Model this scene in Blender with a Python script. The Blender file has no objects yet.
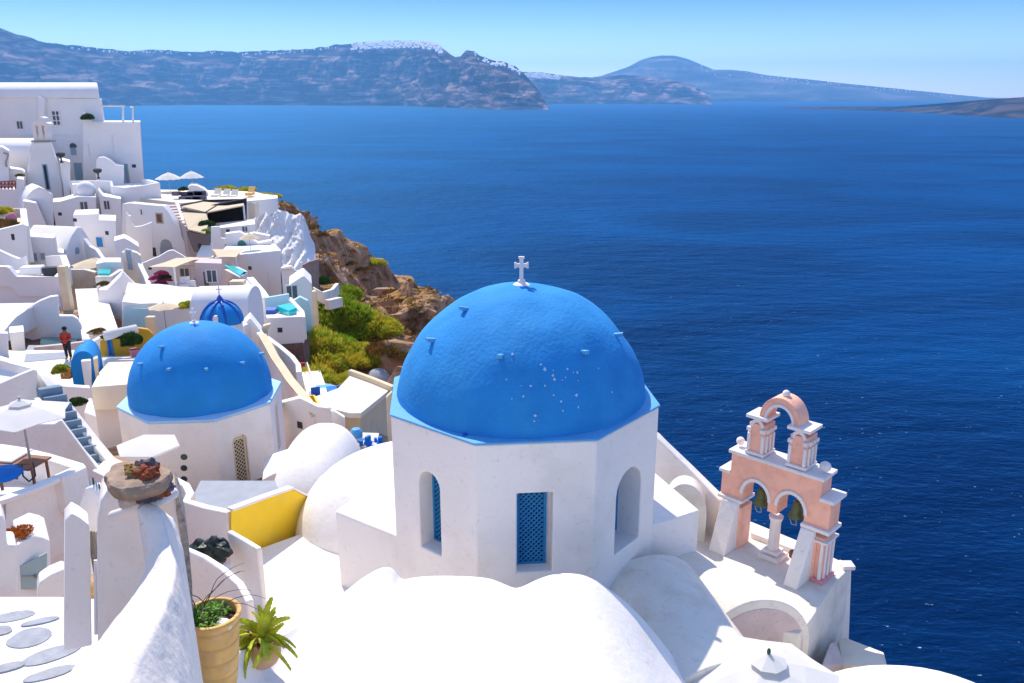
import bpy, bmesh, math, random
from mathutils import Vector, noise
rad = math.radians
random.seed(7)
SC = bpy.context.scene
COL = SC.collection

# ------------------------------------------------------------------ camera, light, exposure
FPX = 830.0; PITCH = rad(16.54)
CP, SP = math.cos(PITCH), math.sin(PITCH)
cam = bpy.data.cameras.new('camera'); cam_o = bpy.data.objects.new('camera', cam); COL.objects.link(cam_o)
cam.sensor_width = 36.0; cam.lens = FPX * 36.0 / 1024.0
cam.clip_start = 0.1; cam.clip_end = 80000
cam_o.location = (0, 0, 0); cam_o.rotation_euler = (rad(90) - PITCH, 0, 0)
SC.camera = cam_o

SUN_AZ = rad(-24); SUN_EL = rad(52)      # azimuth from +Y, negative = to the left
sdir = Vector((math.sin(SUN_AZ) * math.cos(SUN_EL), math.cos(SUN_AZ) * math.cos(SUN_EL), math.sin(SUN_EL)))
W = bpy.data.worlds.new('World'); SC.world = W; W.use_nodes = True
nt = W.node_tree; bg = nt.nodes['Background']
sky = nt.nodes.new('ShaderNodeTexSky'); sky.sky_type = 'NISHITA'; sky.sun_disc = False
sky.sun_elevation = SUN_EL; sky.sun_rotation = SUN_AZ
sky.altitude = 100; sky.air_density = 1.0; sky.dust_density = 0.1; sky.ozone_density = 3.5
hs = nt.nodes.new('ShaderNodeHueSaturation'); hs.inputs['Saturation'].default_value = 1.12
nt.links.new(sky.outputs[0], hs.inputs['Color']); tn = nt.nodes.new('ShaderNodeMix'); tn.data_type = 'RGBA'; tn.blend_type = 'MULTIPLY'; tn.inputs[0].default_value = 1; 
# sky tint: azure low over the sea, unseen upper part warmed to fill shade
tc_ = nt.nodes.new('ShaderNodeTexCoord'); sx_ = nt.nodes.new('ShaderNodeSeparateXYZ'); nt.links.new(tc_.outputs['Generated'], sx_.inputs[0])
rp_ = nt.nodes.new('ShaderNodeValToRGB'); re_ = rp_.color_ramp.elements
re_[0].position = 0.0; re_[0].color = (.66, .68, .76, 1); re_[1].position = .40; re_[1].color = (1.46, 1.03, .90, 1)
q_ = re_.new(.12); q_.color = (.12, .215, .54, 1)
nt.links.new(sx_.outputs[2], rp_.inputs[0]); nt.links.new(rp_.outputs[0], tn.inputs[7])
nt.links.new(hs.outputs[0], tn.inputs[6]); nt.links.new(tn.outputs[2], bg.inputs[0]); bg.inputs[1].default_value = 0.15
sun = bpy.data.lights.new('sun', 'SUN'); sun.energy = 2.7; sun.angle = rad(0.5); sun.color = (1.0, 0.92, 0.80)
sun_o = bpy.data.objects.new('sun', sun); COL.objects.link(sun_o)
sun_o.rotation_euler = (-sdir).to_track_quat('-Z', 'Y').to_euler(); sun_o.location = (0, 0, 60)
SC.view_settings.view_transform = 'Standard'; SC.view_settings.look = 'None'
SC.view_settings.exposure = 1.0; SC.view_settings.gamma = 1.0
SC.cycles.max_bounces = 8; SC.cycles.diffuse_bounces = 4; SC.cycles.volume_bounces = 1
SEA = -130.0

# ------------------------------------------------------------------ pixel <-> world helpers (measuring only)
def ray(px, py):
    cx = (px - 512) / FPX; cy = (341.5 - py) / FPX
    return Vector((cx, CP + cy * SP, -SP + cy * CP))
def PY(px, py, Y):
    d = ray(px, py); return d * (Y / d.y)
def PZ(px, py, z):
    d = ray(px, py); return d * (z / d.z)
def PP(px, py, P, n):
    d = ray(px, py); return d * (P.dot(n) / d.dot(n))
def V3(*a): return Vector(a)

# ------------------------------------------------------------------ materials
MATS = {}
def nodes_of(m):
    m.use_nodes = True; t = m.node_tree
    return t, t.nodes['Principled BSDF']
def mat(name, col, rough=0.8, var=0.0, vscale=1.5, bump=0.0, bscale=6.0, col2=None, c2at=(0.55, 0.75), c2scale=3.0,
        spec=0.3, stretch=None, metallic=0.0, detail=6.0, sub=0.0, stain=None, trans=0.0):
    m = bpy.data.materials.new(name); t, b = nodes_of(m); N = t.nodes; L = t.links
    b.inputs['Roughness'].default_value = rough
    b.inputs['Specular IOR Level'].default_value = spec
    b.inputs['Metallic'].default_value = metallic
    tc = N.new('ShaderNodeNewGeometry'); vec = tc.outputs['Position']
    if stretch:
        mp = N.new('ShaderNodeMapping'); mp.inputs['Scale'].default_value = stretch
        L.new(vec, mp.inputs[0]); vec = mp.outputs[0]
    base = N.new('ShaderNodeRGB'); base.outputs[0].default_value = (*col, 1); cur = base.outputs[0]
    def nz(scale, det=detail):
        n = N.new('ShaderNodeTexNoise'); n.inputs['Scale'].default_value = scale; n.inputs['Detail'].default_value = det
        L.new(vec, n.inputs['Vector']); return n.outputs[0]
    def mix(a, colr, fac_out, k0, k1, amount=1.0):
        r = N.new('ShaderNodeMapRange'); r.inputs[1].default_value = k0; r.inputs[2].default_value = k1
        r.inputs[3].default_value = 0; r.inputs[4].default_value = amount; L.new(fac_out, r.inputs[0])
        x = N.new('ShaderNodeMix'); x.data_type = 'RGBA'; L.new(r.outputs[0], x.inputs[0])
        L.new(a, x.inputs[6]); x.inputs[7].default_value = (*colr, 1); return x.outputs[2]
    if col2: cur = mix(cur, col2, nz(c2scale), c2at[0], c2at[1])
    if stain:
        for (sc, k0, k1, am, cc) in stain: cur = mix(cur, cc, nz(sc, 8), k0, k1, am)
    if var:
        h = N.new('ShaderNodeHueSaturation'); r = N.new('ShaderNodeMapRange')
        r.inputs[1].default_value = .3; r.inputs[2].default_value = .7
        r.inputs[3].default_value = 1 - var; r.inputs[4].default_value = 1 + var
        L.new(nz(vscale), r.inputs[0]); L.new(r.outputs[0], h.inputs['Value']); L.new(cur, h.inputs['Color']); cur = h.outputs[0]
    L.new(cur, b.inputs['Base Color'])
    if bump:
        bp = N.new('ShaderNodeBump'); bp.inputs['Strength'].default_value = 1.0; bp.inputs['Distance'].default_value = bump
        L.new(nz(bscale), bp.inputs['Height']); L.new(bp.outputs[0], b.inputs['Normal'])
    if trans:
        tr = N.new('ShaderNodeBsdfTranslucent'); L.new(cur, tr.inputs[0]); ms = N.new('ShaderNodeMixShader'); ms.inputs[0].default_value = trans
        L.new(b.outputs[0], ms.inputs[1]); L.new(tr.outputs[0], ms.inputs[2])
        L.new(ms.outputs[0], N['Material Output'].inputs[0])
    MATS[name] = m; return m
dirt = [(.9, .52, .78, .38, (.60, .55, .47)), (9, .60, .76, .30, (.42, .38, .33)), (34, .68, .76, .28, (.40, .37, .33))]
WHITE = mat('whitewash', (.88, .82, .76), .85, .03, .6, .012, 7, stain=dirt)
WHITEFAR = mat('whitewash_far', (.86, .815, .775), .85, .05, .35, .02, 1.5, stain=[(.35, .55, .8, .3, (.62, .58, .54))])
LEDGE = mat('bare_plaster', (.80, .74, .64), .9, .05, 1.2, .02, 5, stain=[(1.7, .5, .72, .55, (.62, .52, .40)), (7, .58, .75, .35, (.45, .40, .34)), (22, .63, .72, .4, (.38, .36, .34))])
PINKISH = mat('weathered_plaster', (.62, .50, .47), .9, .06, 2, .015, 9, stain=[(3, .5, .7, .5, (.48, .38, .36)), (14, .6, .7, .5, (.33, .27, .26))])
CREAM = mat('cream_plaster', (.72, .58, .38), .85, .05, 1.2, .01, 5, stain=[(2, .5, .75, .4, (.55, .42, .27))])
CREAMROOF = mat('cream_roof', (.80, .70, .55), .85, .05, .8, .01, 4, stain=[(1.5, .55, .75, .35, (.62, .52, .40))])
SALMON = mat('salmon_plaster', (.96, .50, .35), .8, .08, 2.5, .008, 12, stain=[(4, .52, .75, .45, (.62, .28, .20)), (14, .6, .75, .4, (.78, .52, .42))])
TRIM = mat('white_trim', (.82, .76, .72), .8, .04, 4, .004, 20, stain=[(9, .58, .75, .4, (.62, .52, .46))])
YELLOW = mat('yellow_paint', (.95, .62, .03), .7, .05, 1.5, .008, 8, stain=[(2.5, .52, .75, .4, (.80, .60, .15))])
OCHRE = mat('ochre_paint', (.62, .36, .03), .7, .05, 1.5, .008, 8)
ORANGE = mat('orange_paint', (.75, .26, .03), .7, .05, 2)
BLUE = mat('blue_dome_paint', (.022, .25, .60), .8, .08, 1.3, .016, 13, spec=.2, detail=10,
           stain=[(.7, .46, .70, .45, (.06, .36, .68)), (2.3, .56, .74, .5, (.015, .21, .55)), (30, .60, .74, .4, (.09, .40, .74))])
BLUE2 = mat('blue_dome_paint_far', (.018, .245, .60), .75, .06, 1.2, .012, 10, spec=.2, stain=[(1.2, .5, .75, .35, (.03, .27, .70))])
CHIP = mat('chipped_paint', (.45, .62, .78), .8)
RIMBLUE = mat('light_blue_rim', (.10, .37, .66), .6, .06, 2.5, .01, 10, stain=[(8, .58, .75, .4, (.2, .52, .78))])
LATBLUE = mat('blue_wood_paint', (.02, .22, .48), .6, .1, 8)
DBLUE = mat('deep_blue_paint', (.006, .09, .42), .5, .06, 2, spec=.5)
DARK = mat('dark_glass', (.07, .085, .11), .25, spec=.5)
DIM = mat('dim_interior', (.05, .05, .055), .9)
SHUT = mat('grey_blue_shutter', (.30, .42, .50), .7, .08, 4)
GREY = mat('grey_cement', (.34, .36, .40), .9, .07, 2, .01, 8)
GREENP = mat('green_door_paint', (.06, .25, .16), .6)
TEALW = mat('pale_teal_tint', (.48, .70, .72), .8, .05, .5)
POOL = mat('pool_water', (.02, .55, .52), .12, .1, 1.5, .01, 5, spec=.5)
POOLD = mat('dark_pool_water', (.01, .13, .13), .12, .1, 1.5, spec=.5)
CLOTH = mat('beige_canvas', (.80, .66, .46), .9, .04, 2, trans=.25)
CLOTHW = mat('white_canvas', (.88, .86, .83), .9, .03, 2, .004, 9, trans=.42)
METAL = mat('grey_metal', (.35, .36, .38), .4, metallic=.7)
WOOD = mat('brown_wood', (.22, .09, .04), .6, .15, 10, .003, 30, stretch=(1, 1, .2))
OWOOD = mat('light_orange_wood', (.60, .30, .08), .6, .12, 8)
SLAT = mat('weathered_wood', (.42, .36, .28), .8, .15, 12, .004, 30, stretch=(4, 4, .3))
PALEG = mat('pale_green_hatch', (.36, .46, .45), .6, .05, 5)
BROWNSTONE = mat('brown_masonry', (.16, .10, .08), .95, .35, 5, .05, 4)
PILLARW = mat('cream_whitewash', (.85, .765, .69), .9, .05, 1.5, .018, 6, stain=[(2, .5, .75, .3, (.62, .54, .46)), (11, .6, .75, .3, (.5, .43, .36))])
TERRA = mat('terracotta', (.78, .46, .15), .8, .12, 6, .004, 25, stain=[(5, .5, .75, .5, (.72, .48, .26)), (16, .6, .75, .4, (.45, .22, .08))])
TERRA2 = mat('pale_terracotta', (.62, .36, .20), .8, .1, 6, .004, 25, stain=[(7, .5, .75, .4, (.74, .56, .38))])
SOIL = mat('soil', (.07, .045, .03), 1, .3, 20, .01, 30)
STONE = mat('volcanic_stone', (.34, .24, .17), .9, .2, 6, .025, 14, detail=10, stain=[(5, .5, .72, .6, (.19, .14, .11)), (18, .6, .72, .5, (.42, .36, .30))])
REDSTONE = mat('red_lava_stone', (.30, .075, .03), .9, .35, 14, .02, 30)
OCHSTONE = mat('ochre_lava_stone', (.28, .16, .05), .9, .35, 14, .02, 30)
GREYSTONE = mat('grey_lava_stone', (.12, .11, .12), .9, .35, 14, .02, 30)
PSTONE = mat('pale_stone', (.55, .45, .38), .9, .2, 14, .02, 20)
ROUGHS = mat('exposed_render', (.36, .32, .28), .95, .3, 18, .03, 26, stain=[(24, .5, .65, .7, (.22, .18, .15)), (6, .5, .7, .5, (.52, .47, .42))])
ROUGHW = mat('rough_whitewash', (.86, .765, .67), .9, .04, 2, .022, 7, detail=8, stain=[(14, .60, .70, .4, (.50, .43, .40)), (3, .55, .75, .3, (.66, .62, .60))])
PAVE = mat('grey_paving', (.36, .37, .40), .9, .15, 7, .006, 20, stain=[(9, .55, .7, .4, (.42, .33, .28))])
LEAF = mat('leaf_green', (.15, .32, .03), .6, .4, 9, trans=.25)
LEAFY = mat('leaf_yellow_green', (.55, .62, .05), .6, .35, 6, trans=.3, stain=[(7, .5, .65, .7, (.65, .55, .06)), (3, .58, .7, .5, (.20, .34, .03))])
LEAFD = mat('leaf_dark', (.045, .10, .02), .6, .4, 6, trans=.2)
BUSHY = mat('bush_yellow', (.46, .47, .04), .85, .35, 1.6, trans=.35, spec=.1, stain=[(.9, .45, .62, .7, (.62, .44, .04)), (1.2, .55, .7, .6, (.20, .30, .015))])
BUSHG = mat('bush_green', (.26, .37, .02), .85, .35, 1.6, trans=.35, spec=.1, stain=[(.9, .45, .65, .7, (.34, .34, .03))])
BUSHB = mat('bush_brown', (.34, .18, .05), .9, .4, 1.6, spec=.1, stain=[(.9, .45, .62, .8, (.14, .13, .02))])
PINKF = mat('pink_flower', (.62, .05, .22), .7, .35, 3, trans=.2)
ORANGEF = mat('orange_flower', (.52, .17, .02), .8, .4, 14)
PINKPOT = mat('pink_pot', (.60, .22, .25), .7)
TWIG = mat('twig', (.12, .09, .07), .9)
BELLM = mat('bell_bronze', (.13, .155, .06), .55, .25, 9, metallic=.35)
ROPE = mat('rope', (.5, .42, .3), .9)
SKIN = mat('skin', (.20, .10, .06), .6)
REDC = mat('red_shirt', (.50, .045, .02), .8, .15, 5)
TROUS = mat('dark_trousers', (.02, .02, .03), .8)
HAIR = mat('black_hair', (.01, .01, .01), .7)
RED = mat('red_paint', (.50, .04, .03), .6)
BLUEC = mat('blue_fabric', (.01, .17, .55), .8, .08, 6)
PURP = mat('mauve_fabric', (.14, .11, .15), .9, .2, 2)
DGREEN = mat('dark_green_glass', (.01, .07, .04), .2, spec=.6)
BLACKB = mat('black_bag', (.02, .03, .025), .4, .4, 10, .02, 12)

def rock_mat():
    m = bpy.data.materials.new('cliff_rock'); t, b = nodes_of(m); N = t.nodes; L = t.links
    g = N.new('ShaderNodeNewGeometry')
    def nz(s, d=8, dist=0.0, v=None):
        n = N.new('ShaderNodeTexNoise'); n.inputs['Scale'].default_value = s; n.inputs['Detail'].default_value = d
        n.inputs['Distortion'].default_value = dist; L.new(v or g.outputs['Position'], n.inputs['Vector']); return n.outputs[0]
    cr = N.new('ShaderNodeValToRGB'); e = cr.color_ramp.elements
    e[0].position = .30; e[0].color = (.09, .055, .04, 1); e[1].position = .72; e[1].color = (.58, .42, .30, 1)
    for p, c in ((.40, (.22, .12, .07, 1)), (.47, (.42, .23, .13, 1)), (.54, (.47, .30, .19, 1)), (.60, (.36, .17, .07, 1)), (.65, (.46, .30, .20, 1))):
        q = cr.color_ramp.elements.new(p); q.color = c
    L.new(nz(.16, 10, 1.2), cr.inputs[0])
    x = N.new('ShaderNodeMix'); x.data_type = 'RGBA'; x.inputs[7].default_value = (.34, .19, .05, 1)
    # scrub only on gentle slopes
    sx = N.new('ShaderNodeSeparateXYZ'); L.new(g.outputs['Normal'], sx.inputs[0])
    mr = N.new('ShaderNodeMapRange'); mr.inputs[1].default_value = .55; mr.inputs[2].default_value = .8; L.new(sx.outputs[2], mr.inputs[0])
    m2 = N.new('ShaderNodeMapRange'); m2.inputs[1].default_value = .48; m2.inputs[2].default_value = .58; L.new(nz(.5), m2.inputs[0])
    mu = N.new('ShaderNodeMath'); mu.operation = 'MULTIPLY'; L.new(mr.outputs[0], mu.inputs[0]); L.new(m2.outputs[0], mu.inputs[1])
    L.new(mu.outputs[0], x.inputs[0]); L.new(cr.outputs[0], x.inputs[6])
    L.new(x.outputs[2], b.inputs['Base Color']); b.inputs['Roughness'].default_value = .95; b.inputs['Specular IOR Level'].default_value = .15
    bp = N.new('ShaderNodeBump'); bp.inputs['Distance'].default_value = 1.1; bp.inputs['Strength'].default_value = 1
    L.new(nz(.6, 12), bp.inputs['Height']); L.new(bp.outputs[0], b.inputs['Normal'])
    return m
ROCK = rock_mat()
def island_mat(name, c0, c1, c2, sc):
    m = bpy.data.materials.new(name); t, b = nodes_of(m); N = t.nodes; L = t.links
    g = N.new('ShaderNodeNewGeometry')
    mp = N.new('ShaderNodeMapping'); mp.inputs['Scale'].default_value = (1, 1, 7); L.new(g.outputs['Position'], mp.inputs[0])
    n = N.new('ShaderNodeTexNoise'); n.inputs['Scale'].default_value = sc; n.inputs['Detail'].default_value = 10; n.inputs['Distortion'].default_value = .6
    L.new(mp.outputs[0], n.inputs['Vector'])
    cr = N.new('ShaderNodeValToRGB'); e = cr.color_ramp.elements
    e[0].position = .35; e[0].color = (*c0, 1); e[1].position = .66; e[1].color = (*c2, 1)
    q = e.new(.5); q.color = (*c1, 1)
    L.new(n.outputs[0], cr.inputs[0]); L.new(cr.outputs[0], b.inputs['Base Color'])
    b.inputs['Roughness'].default_value = 1; b.inputs['Specular IOR Level'].default_value = 0
    return m
ISL1 = island_mat('far_cliff', (.035, .024, .025), (.12, .08, .07), (.46, .31, .26), .0030)
ISL3 = island_mat('near_island_rock', (.012, .010, .012), (.03, .024, .024), (.10, .07, .06), .003)
ISL2 = island_mat('far_hill', (.06, .055, .045), (.12, .10, .08), (.26, .2, .17), .001)

def sea_mat():
    m = bpy.data.materials.new('sea_water'); t, b = nodes_of(m); N = t.nodes; L = t.links
    g = N.new('ShaderNodeNewGeometry')
    mp = N.new('ShaderNodeMapping'); mp.inputs['Rotation'].default_value = (0, 0, rad(28)); mp.inputs['Scale'].default_value = (1, 2.2, 1)
    L.new(g.outputs['Position'], mp.inputs[0])
    def nz(s, d, v=mp.outputs[0], dist=0):
        n = N.new('ShaderNodeTexNoise'); n.inputs['Scale'].default_value = s; n.inputs['Detail'].default_value = d
        n.inputs['Distortion'].default_value = dist; L.new(v, n.inputs['Vector']); return n.outputs[0]
    cr = N.new('ShaderNodeValToRGB'); e = cr.color_ramp.elements
    e[0].position = .38; e[0].color = (.0002, .012, .058, 1); e[1].position = .64; e[1].color = (.0004, .036, .135, 1)
    L.new(nz(.0021, 8, dist=1.0), cr.inputs[0])
    # whitecaps, and white sparkle on the water painted as pale specks
    f = N.new('ShaderNodeMapRange'); f.inputs[1].default_value = .725; f.inputs[2].default_value = .79; L.new(nz(.42, 3), f.inputs[0])
    x = N.new('ShaderNodeMix'); x.data_type = 'RGBA'; x.inputs[7].default_value = (.35, .5, .65, 1)
    L.new(f.outputs[0], x.inputs[0]); L.new(cr.outputs[0], x.inputs[6]); 
    df = N.new('ShaderNodeBsdfDiffuse'); L.new(x.outputs[2], df.inputs[0])
    gs = N.new('ShaderNodeBsdfGlossy'); gs.inputs['Roughness'].default_value = .35; gs.inputs[0].default_value = (.16, .55, 1, 1)
    fz = N.new('ShaderNodeFresnel'); fz.inputs[0].default_value = 1.33
    fm = N.new('ShaderNodeMath'); fm.operation = 'MULTIPLY'; fm.inputs[1].default_value = .27; L.new(fz.outputs[0], fm.inputs[0])
    mx = N.new('ShaderNodeMixShader'); L.new(fm.outputs[0], mx.inputs[0]); L.new(df.outputs[0], mx.inputs[1]); L.new(gs.outputs[0], mx.inputs[2])
    L.new(mx.outputs[0], N['Material Output'].inputs[0])
    ad = N.new('ShaderNodeMath'); ad.operation = 'ADD'
    ml = N.new('ShaderNodeMath'); ml.operation = 'MULTIPLY'; ml.inputs[1].default_value = 3.5; L.new(nz(.03, 6), ml.inputs[0])
    L.new(nz(.22, 7), ad.inputs[0]); L.new(ml.outputs[0], ad.inputs[1])
    bp = N.new('ShaderNodeBump'); bp.inputs['Distance'].default_value = .95; bp.inputs['Strength'].default_value = 1.0
    L.new(ad.outputs[0], bp.inputs['Height']); 
    for q_ in (df, gs, fz): L.new(bp.outputs[0], q_.inputs['Normal'])
    return m
SEAM = sea_mat()

# ------------------------------------------------------------------ object helpers
def tag(o, label=None, cat=None, group=None, kind=None):
    if label: o['label'] = label
    if cat: o['category'] = cat
    if group: o['group'] = group
    if kind: o['kind'] = kind
    return o
def woff(p):
    v = Vector((0, 0, 0))
    while p is not None:
        v += p.location; p = p.parent
    return v
def thing(name, label, cat, loc, group=None):
    o = bpy.data.objects.new(name, None); COL.objects.link(o); o.location = Vector(loc); o.empty_display_size = .3
    return tag(o, label, cat, group)
def mk(name, V, F, m, parent=None, smooth=False, bevel=0.0, seg=2, base=None):
    V = [Vector(v) for v in V]
    if parent is None:
        if base is None:
            c = sum(V, Vector()) / len(V); base = Vector((c.x, c.y, min(v.z for v in V)))
        off = base
    else: off = woff(parent)
    me = bpy.data.meshes.new(name); me.from_pydata([v - off for v in V], [], F); me.validate(); me.update()
    bm = bmesh.new(); bm.from_mesh(me); bmesh.ops.recalc_face_normals(bm, faces=bm.faces); bm.to_mesh(me); bm.free()
    o = bpy.data.objects.new(name, me); COL.objects.link(o)
    if parent is None: o.location = base
    else: o.parent = parent
    if m: me.materials.append(m)
    if smooth or bevel: 
        for p in me.polygons: p.use_smooth = True
    if bevel:
        b = o.modifiers.new('bevel', 'BEVEL'); b.width = bevel; b.segments = seg; b.limit_method = 'ANGLE'; b.angle_limit = rad(32); b.harden_normals = True
    return o
class MB:
    def __init__(s): s.V = []; s.F = []
    def add(s, V, F):
        k = len(s.V); s.V += [Vector(v) for v in V]; s.F += [tuple(i + k for i in f) for f in F]; return s
    def prism(s, pts, vec):              # extrude polygon along vec
        n = len(pts); pts = [Vector(p) for p in pts]; vec = Vector(vec)
        return s.add(pts + [p + vec for p in pts], [tuple(range(n)), tuple(range(2 * n - 1, n - 1, -1))] + [(i, i + n, (i + 1) % n + n, (i + 1) % n) for i in range(n)])
    def box(s, c, sx, sy, sz, rz=0):     # c = base centre
        ca, sa = math.cos(rz), math.sin(rz); c = Vector(c)
        P = [c + V3(x * sx / 2 * ca - y * sy / 2 * sa, x * sx / 2 * sa + y * sy / 2 * ca, 0) for x, y in ((-1, -1), (1, -1), (1, 1), (-1, 1))]
        return s.prism(P, (0, 0, sz))
    def bar(s, a, b, r, n=8, r2=None):
        a = Vector(a); b = Vector(b); d = (b - a).normalized(); r2 = r if r2 is None else r2
        u = d.cross(V3(0, 0, 1) if abs(d.z) < .9 else V3(1, 0, 0)).normalized(); v = d.cross(u)
        A = [a + (u * math.cos(t) + v * math.sin(t)) * r for t in [2 * math.pi * i / n for i in range(n)]]
        B = [b + (u * math.cos(t) + v * math.sin(t)) * r2 for t in [2 * math.pi * i / n for i in range(n)]]
        return s.add(A + B, [tuple(range(n)), tuple(range(2 * n - 1, n - 1, -1))] + [(i, i + n, (i + 1) % n + n, (i + 1) % n) for i in range(n)])
    def tube(s, P, r, n=6):
        for i in range(len(P) - 1): s.bar(P[i], P[i + 1], r if not callable(r) else r(i / (len(P) - 1)), n, r if not callable(r) else r((i + 1) / (len(P) - 1)))
        return s
    def lathe(s, c, prof, n=32, close=True):
        c = Vector(c); V = []; F = []
        for (r, z) in prof:
            for i in range(n):
                a = 2 * math.pi * i / n; V.append(c + V3(r * math.cos(a), r * math.sin(a), z))
        m = len(prof)
        for j in range(m - 1):
            for i in range(n): F.append((j * n + i, j * n + (i + 1) % n, (j + 1) * n + (i + 1) % n, (j + 1) * n + i))
        if close: F += [tuple(range(n)), tuple((m - 1) * n + i for i in range(n))]
        return s.add(V, F)
    def ball(s, c, r, n=10, sq=(1, 1, 1), jit=0.0, seed=0):
        c = Vector(c); V = []; F = []; m = n // 2 + 1
        for j in range(m + 1):
            th = math.pi * j / m
            for i in range(n):
                a = 2 * math.pi * i / n; d = V3(math.sin(th) * math.cos(a), math.sin(th) * math.sin(a), math.cos(th))
                k = r * (1 + jit * noise.noise(d * 1.7 + V3(seed, seed * .7, 0)) + jit * .5 * noise.noise(d * 4 + V3(seed, 0, 5)))
                V.append(c + V3(d.x * sq[0], d.y * sq[1], d.z * sq[2]) * k)
        for j in range(m):
            for i in range(n): F.append((j * n + i, j * n + (i + 1) % n, (j + 1) * n + (i + 1) % n, (j + 1) * n + i))
        return s.add(V, F)
    def build(s, name, m, parent=None, **k): return mk(name, s.V, s.F, m, parent, **k)
def weld(o, d=1e-4):
    bm = bmesh.new(); bm.from_mesh(o.data); bmesh.ops.remove_doubles(bm, verts=bm.verts, dist=d); bmesh.ops.recalc_face_normals(bm, faces=bm.faces); bm.to_mesh(o.data); bm.free()

def plane_of(p0, y0, p1, y1):
    A = PY(*p0, y0); B = PY(*p1, y1); u = V3(B.x - A.x, B.y - A.y, 0).normalized()
    n = V3(u.y, -u.x, 0); return A, n, u         # n faces the camera
class Fac: pass
def fac(name, pts, Y, depth, drop, m=None, label=None, cat=None, ext=None, bevel=.05, parent=None, closed=False, group=None, pname='wall'):
    """front outline (pixel points, left to right along the top) on a vertical plane, extruded to real depth"""
    m = m or WHITEFAR
    yl, yr = Y if isinstance(Y, tuple) else (Y, Y)
    if closed: l = min(pts); r = max(pts)
    else: l, r = pts[0], pts[-1]
    A, n, u = plane_of(l, yl, r, yr)
    P = [PP(x, y, A, n) for x, y in pts]
    if not closed:
        zb = min(p.z for p in P) - drop
        if P[-1].z > zb + .01: P.append(V3(P[-1].x, P[-1].y, zb))
        P.append(V3(P[0].x, P[0].y, zb))
    if ext: e = Vector(ext)
    else:
        rr_ = max(P, key=lambda p: p.x) if P[0].x < 0 else min(P, key=lambda p: p.x)
        e = V3(rr_.x, rr_.y, 0).normalized(); e = (e * .97 - n * .03).normalized() * depth
    f = Fac(); f.A, f.n, f.u, f.P, f.e = A, n, u, P, e
    mb = MB().prism(P, e)
    if label is None and parent is None: raise ValueError(name)
    if parent is None:
        zb = min(p.z for p in P); c = (P[0] + P[-1]) / 2
        f.o = thing(name, label, cat, V3(c.x, c.y, zb), group)
    else: f.o = parent
    f.w = mb.build(pname, m, f.o, bevel=bevel)
    return f
def rect_on(f, x0, y0, x1, y1, off=0.0):
    return [PP(x, y, f.A + f.n * off, f.n) for x, y in ((x0, y0), (x1, y0), (x1, y1), (x0, y1))]
def window(f, x0, y0, x1, y1, pane=None, frame=None, fw=.09, cols=1, rows=1, name='window', proud=.05, arch=False, parent=None):
    """a frame round a darker pane, standing on the wall plane of f"""
    R = rect_on(f, x0, y0, x1, y1); c = sum(R, Vector()) / 4
    w = ((R[1] - R[0]).length + (R[2] - R[3]).length) / 2; h = (R[0].z + R[1].z - R[2].z - R[3].z) / 2
    u = f.u; z = V3(0, 0, 1)
    def q(a, b): return c + u * a + z * b
    if arch:
        outer = [q(-w / 2, -h / 2), q(w / 2, -h / 2)] + [q(math.cos(t) * w / 2, h / 2 - w / 2 + math.sin(t) * w / 2) for t in [math.pi * k / 8 for k in range(9)]]
        k = max(.3, 1 - 2 * fw / w)
    else:
        outer = [q(-w / 2, -h / 2), q(w / 2, -h / 2), q(w / 2, h / 2), q(-w / 2, h / 2)]; k = None
    P = f.o if parent is None else parent
    win = None
    if frame is not None:
        mb = MB()
        for a0, a1, b0, b1 in ((-w / 2, w / 2, h / 2 - fw, h / 2), (-w / 2, w / 2, -h / 2, -h / 2 + fw), (-w / 2, -w / 2 + fw, -h / 2 + fw, h / 2 - fw), (w / 2 - fw, w / 2, -h / 2 + fw, h / 2 - fw)):
            if arch and b0 > h / 2 - fw - 1e-6: continue
            mb.prism([q(a0, b0), q(a1, b0), q(a1, b1 - (w / 2 if arch and a1 - a0 < w * .9 else 0)), q(a0, b1 - (w / 2 if arch and a1 - a0 < w * .9 else 0))], f.n * proud)
        for i in range(1, cols):
            a = -w / 2 + w * i / cols; mb.prism([q(a - fw / 3, -h / 2 + fw), q(a + fw / 3, -h / 2 + fw), q(a + fw / 3, h / 2 - fw), q(a - fw / 3, h / 2 - fw)], f.n * proud * .9)
        for i in range(1, rows):
            b = -h / 2 + h * i / rows
            for j in range(cols):
                a0 = -w / 2 + w * j / cols + (fw if j == 0 else fw / 3); a1 = -w / 2 + w * (j + 1) / cols - (fw if j == cols - 1 else fw / 3)
                mb.prism([q(a0, b - fw / 3), q(a1, b - fw / 3), q(a1, b + fw / 3), q(a0, b + fw / 3)], f.n * proud * .9)
        win = mb.build(name, frame, P)
        if arch: inner = [q(-w / 2 + fw * .5, -h / 2 + fw * .5), q(w / 2 - fw * .5, -h / 2 + fw * .5)] + [q(math.cos(t) * (w / 2 - fw * .5), h / 2 - w / 2 + math.sin(t) * (w / 2 - fw * .5)) for t in [math.pi * kk / 8 for kk in range(9)]]
        else: inner = [q(-w / 2 + fw * .8, -h / 2 + fw * .8), q(w / 2 - fw * .8, -h / 2 + fw * .8), q(w / 2 - fw * .8, h / 2 - fw * .8), q(-w / 2 + fw * .8, h / 2 - fw * .8)]
        MB().prism([p - f.n * .02 for p in inner], f.n * .035).build('pane', pane or DARK, win)
    else:
        win = MB().prism([p - f.n * .02 for p in outer], f.n * (.02 + proud * .6)).build(name, pane or DARK, P)
    return win
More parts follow.
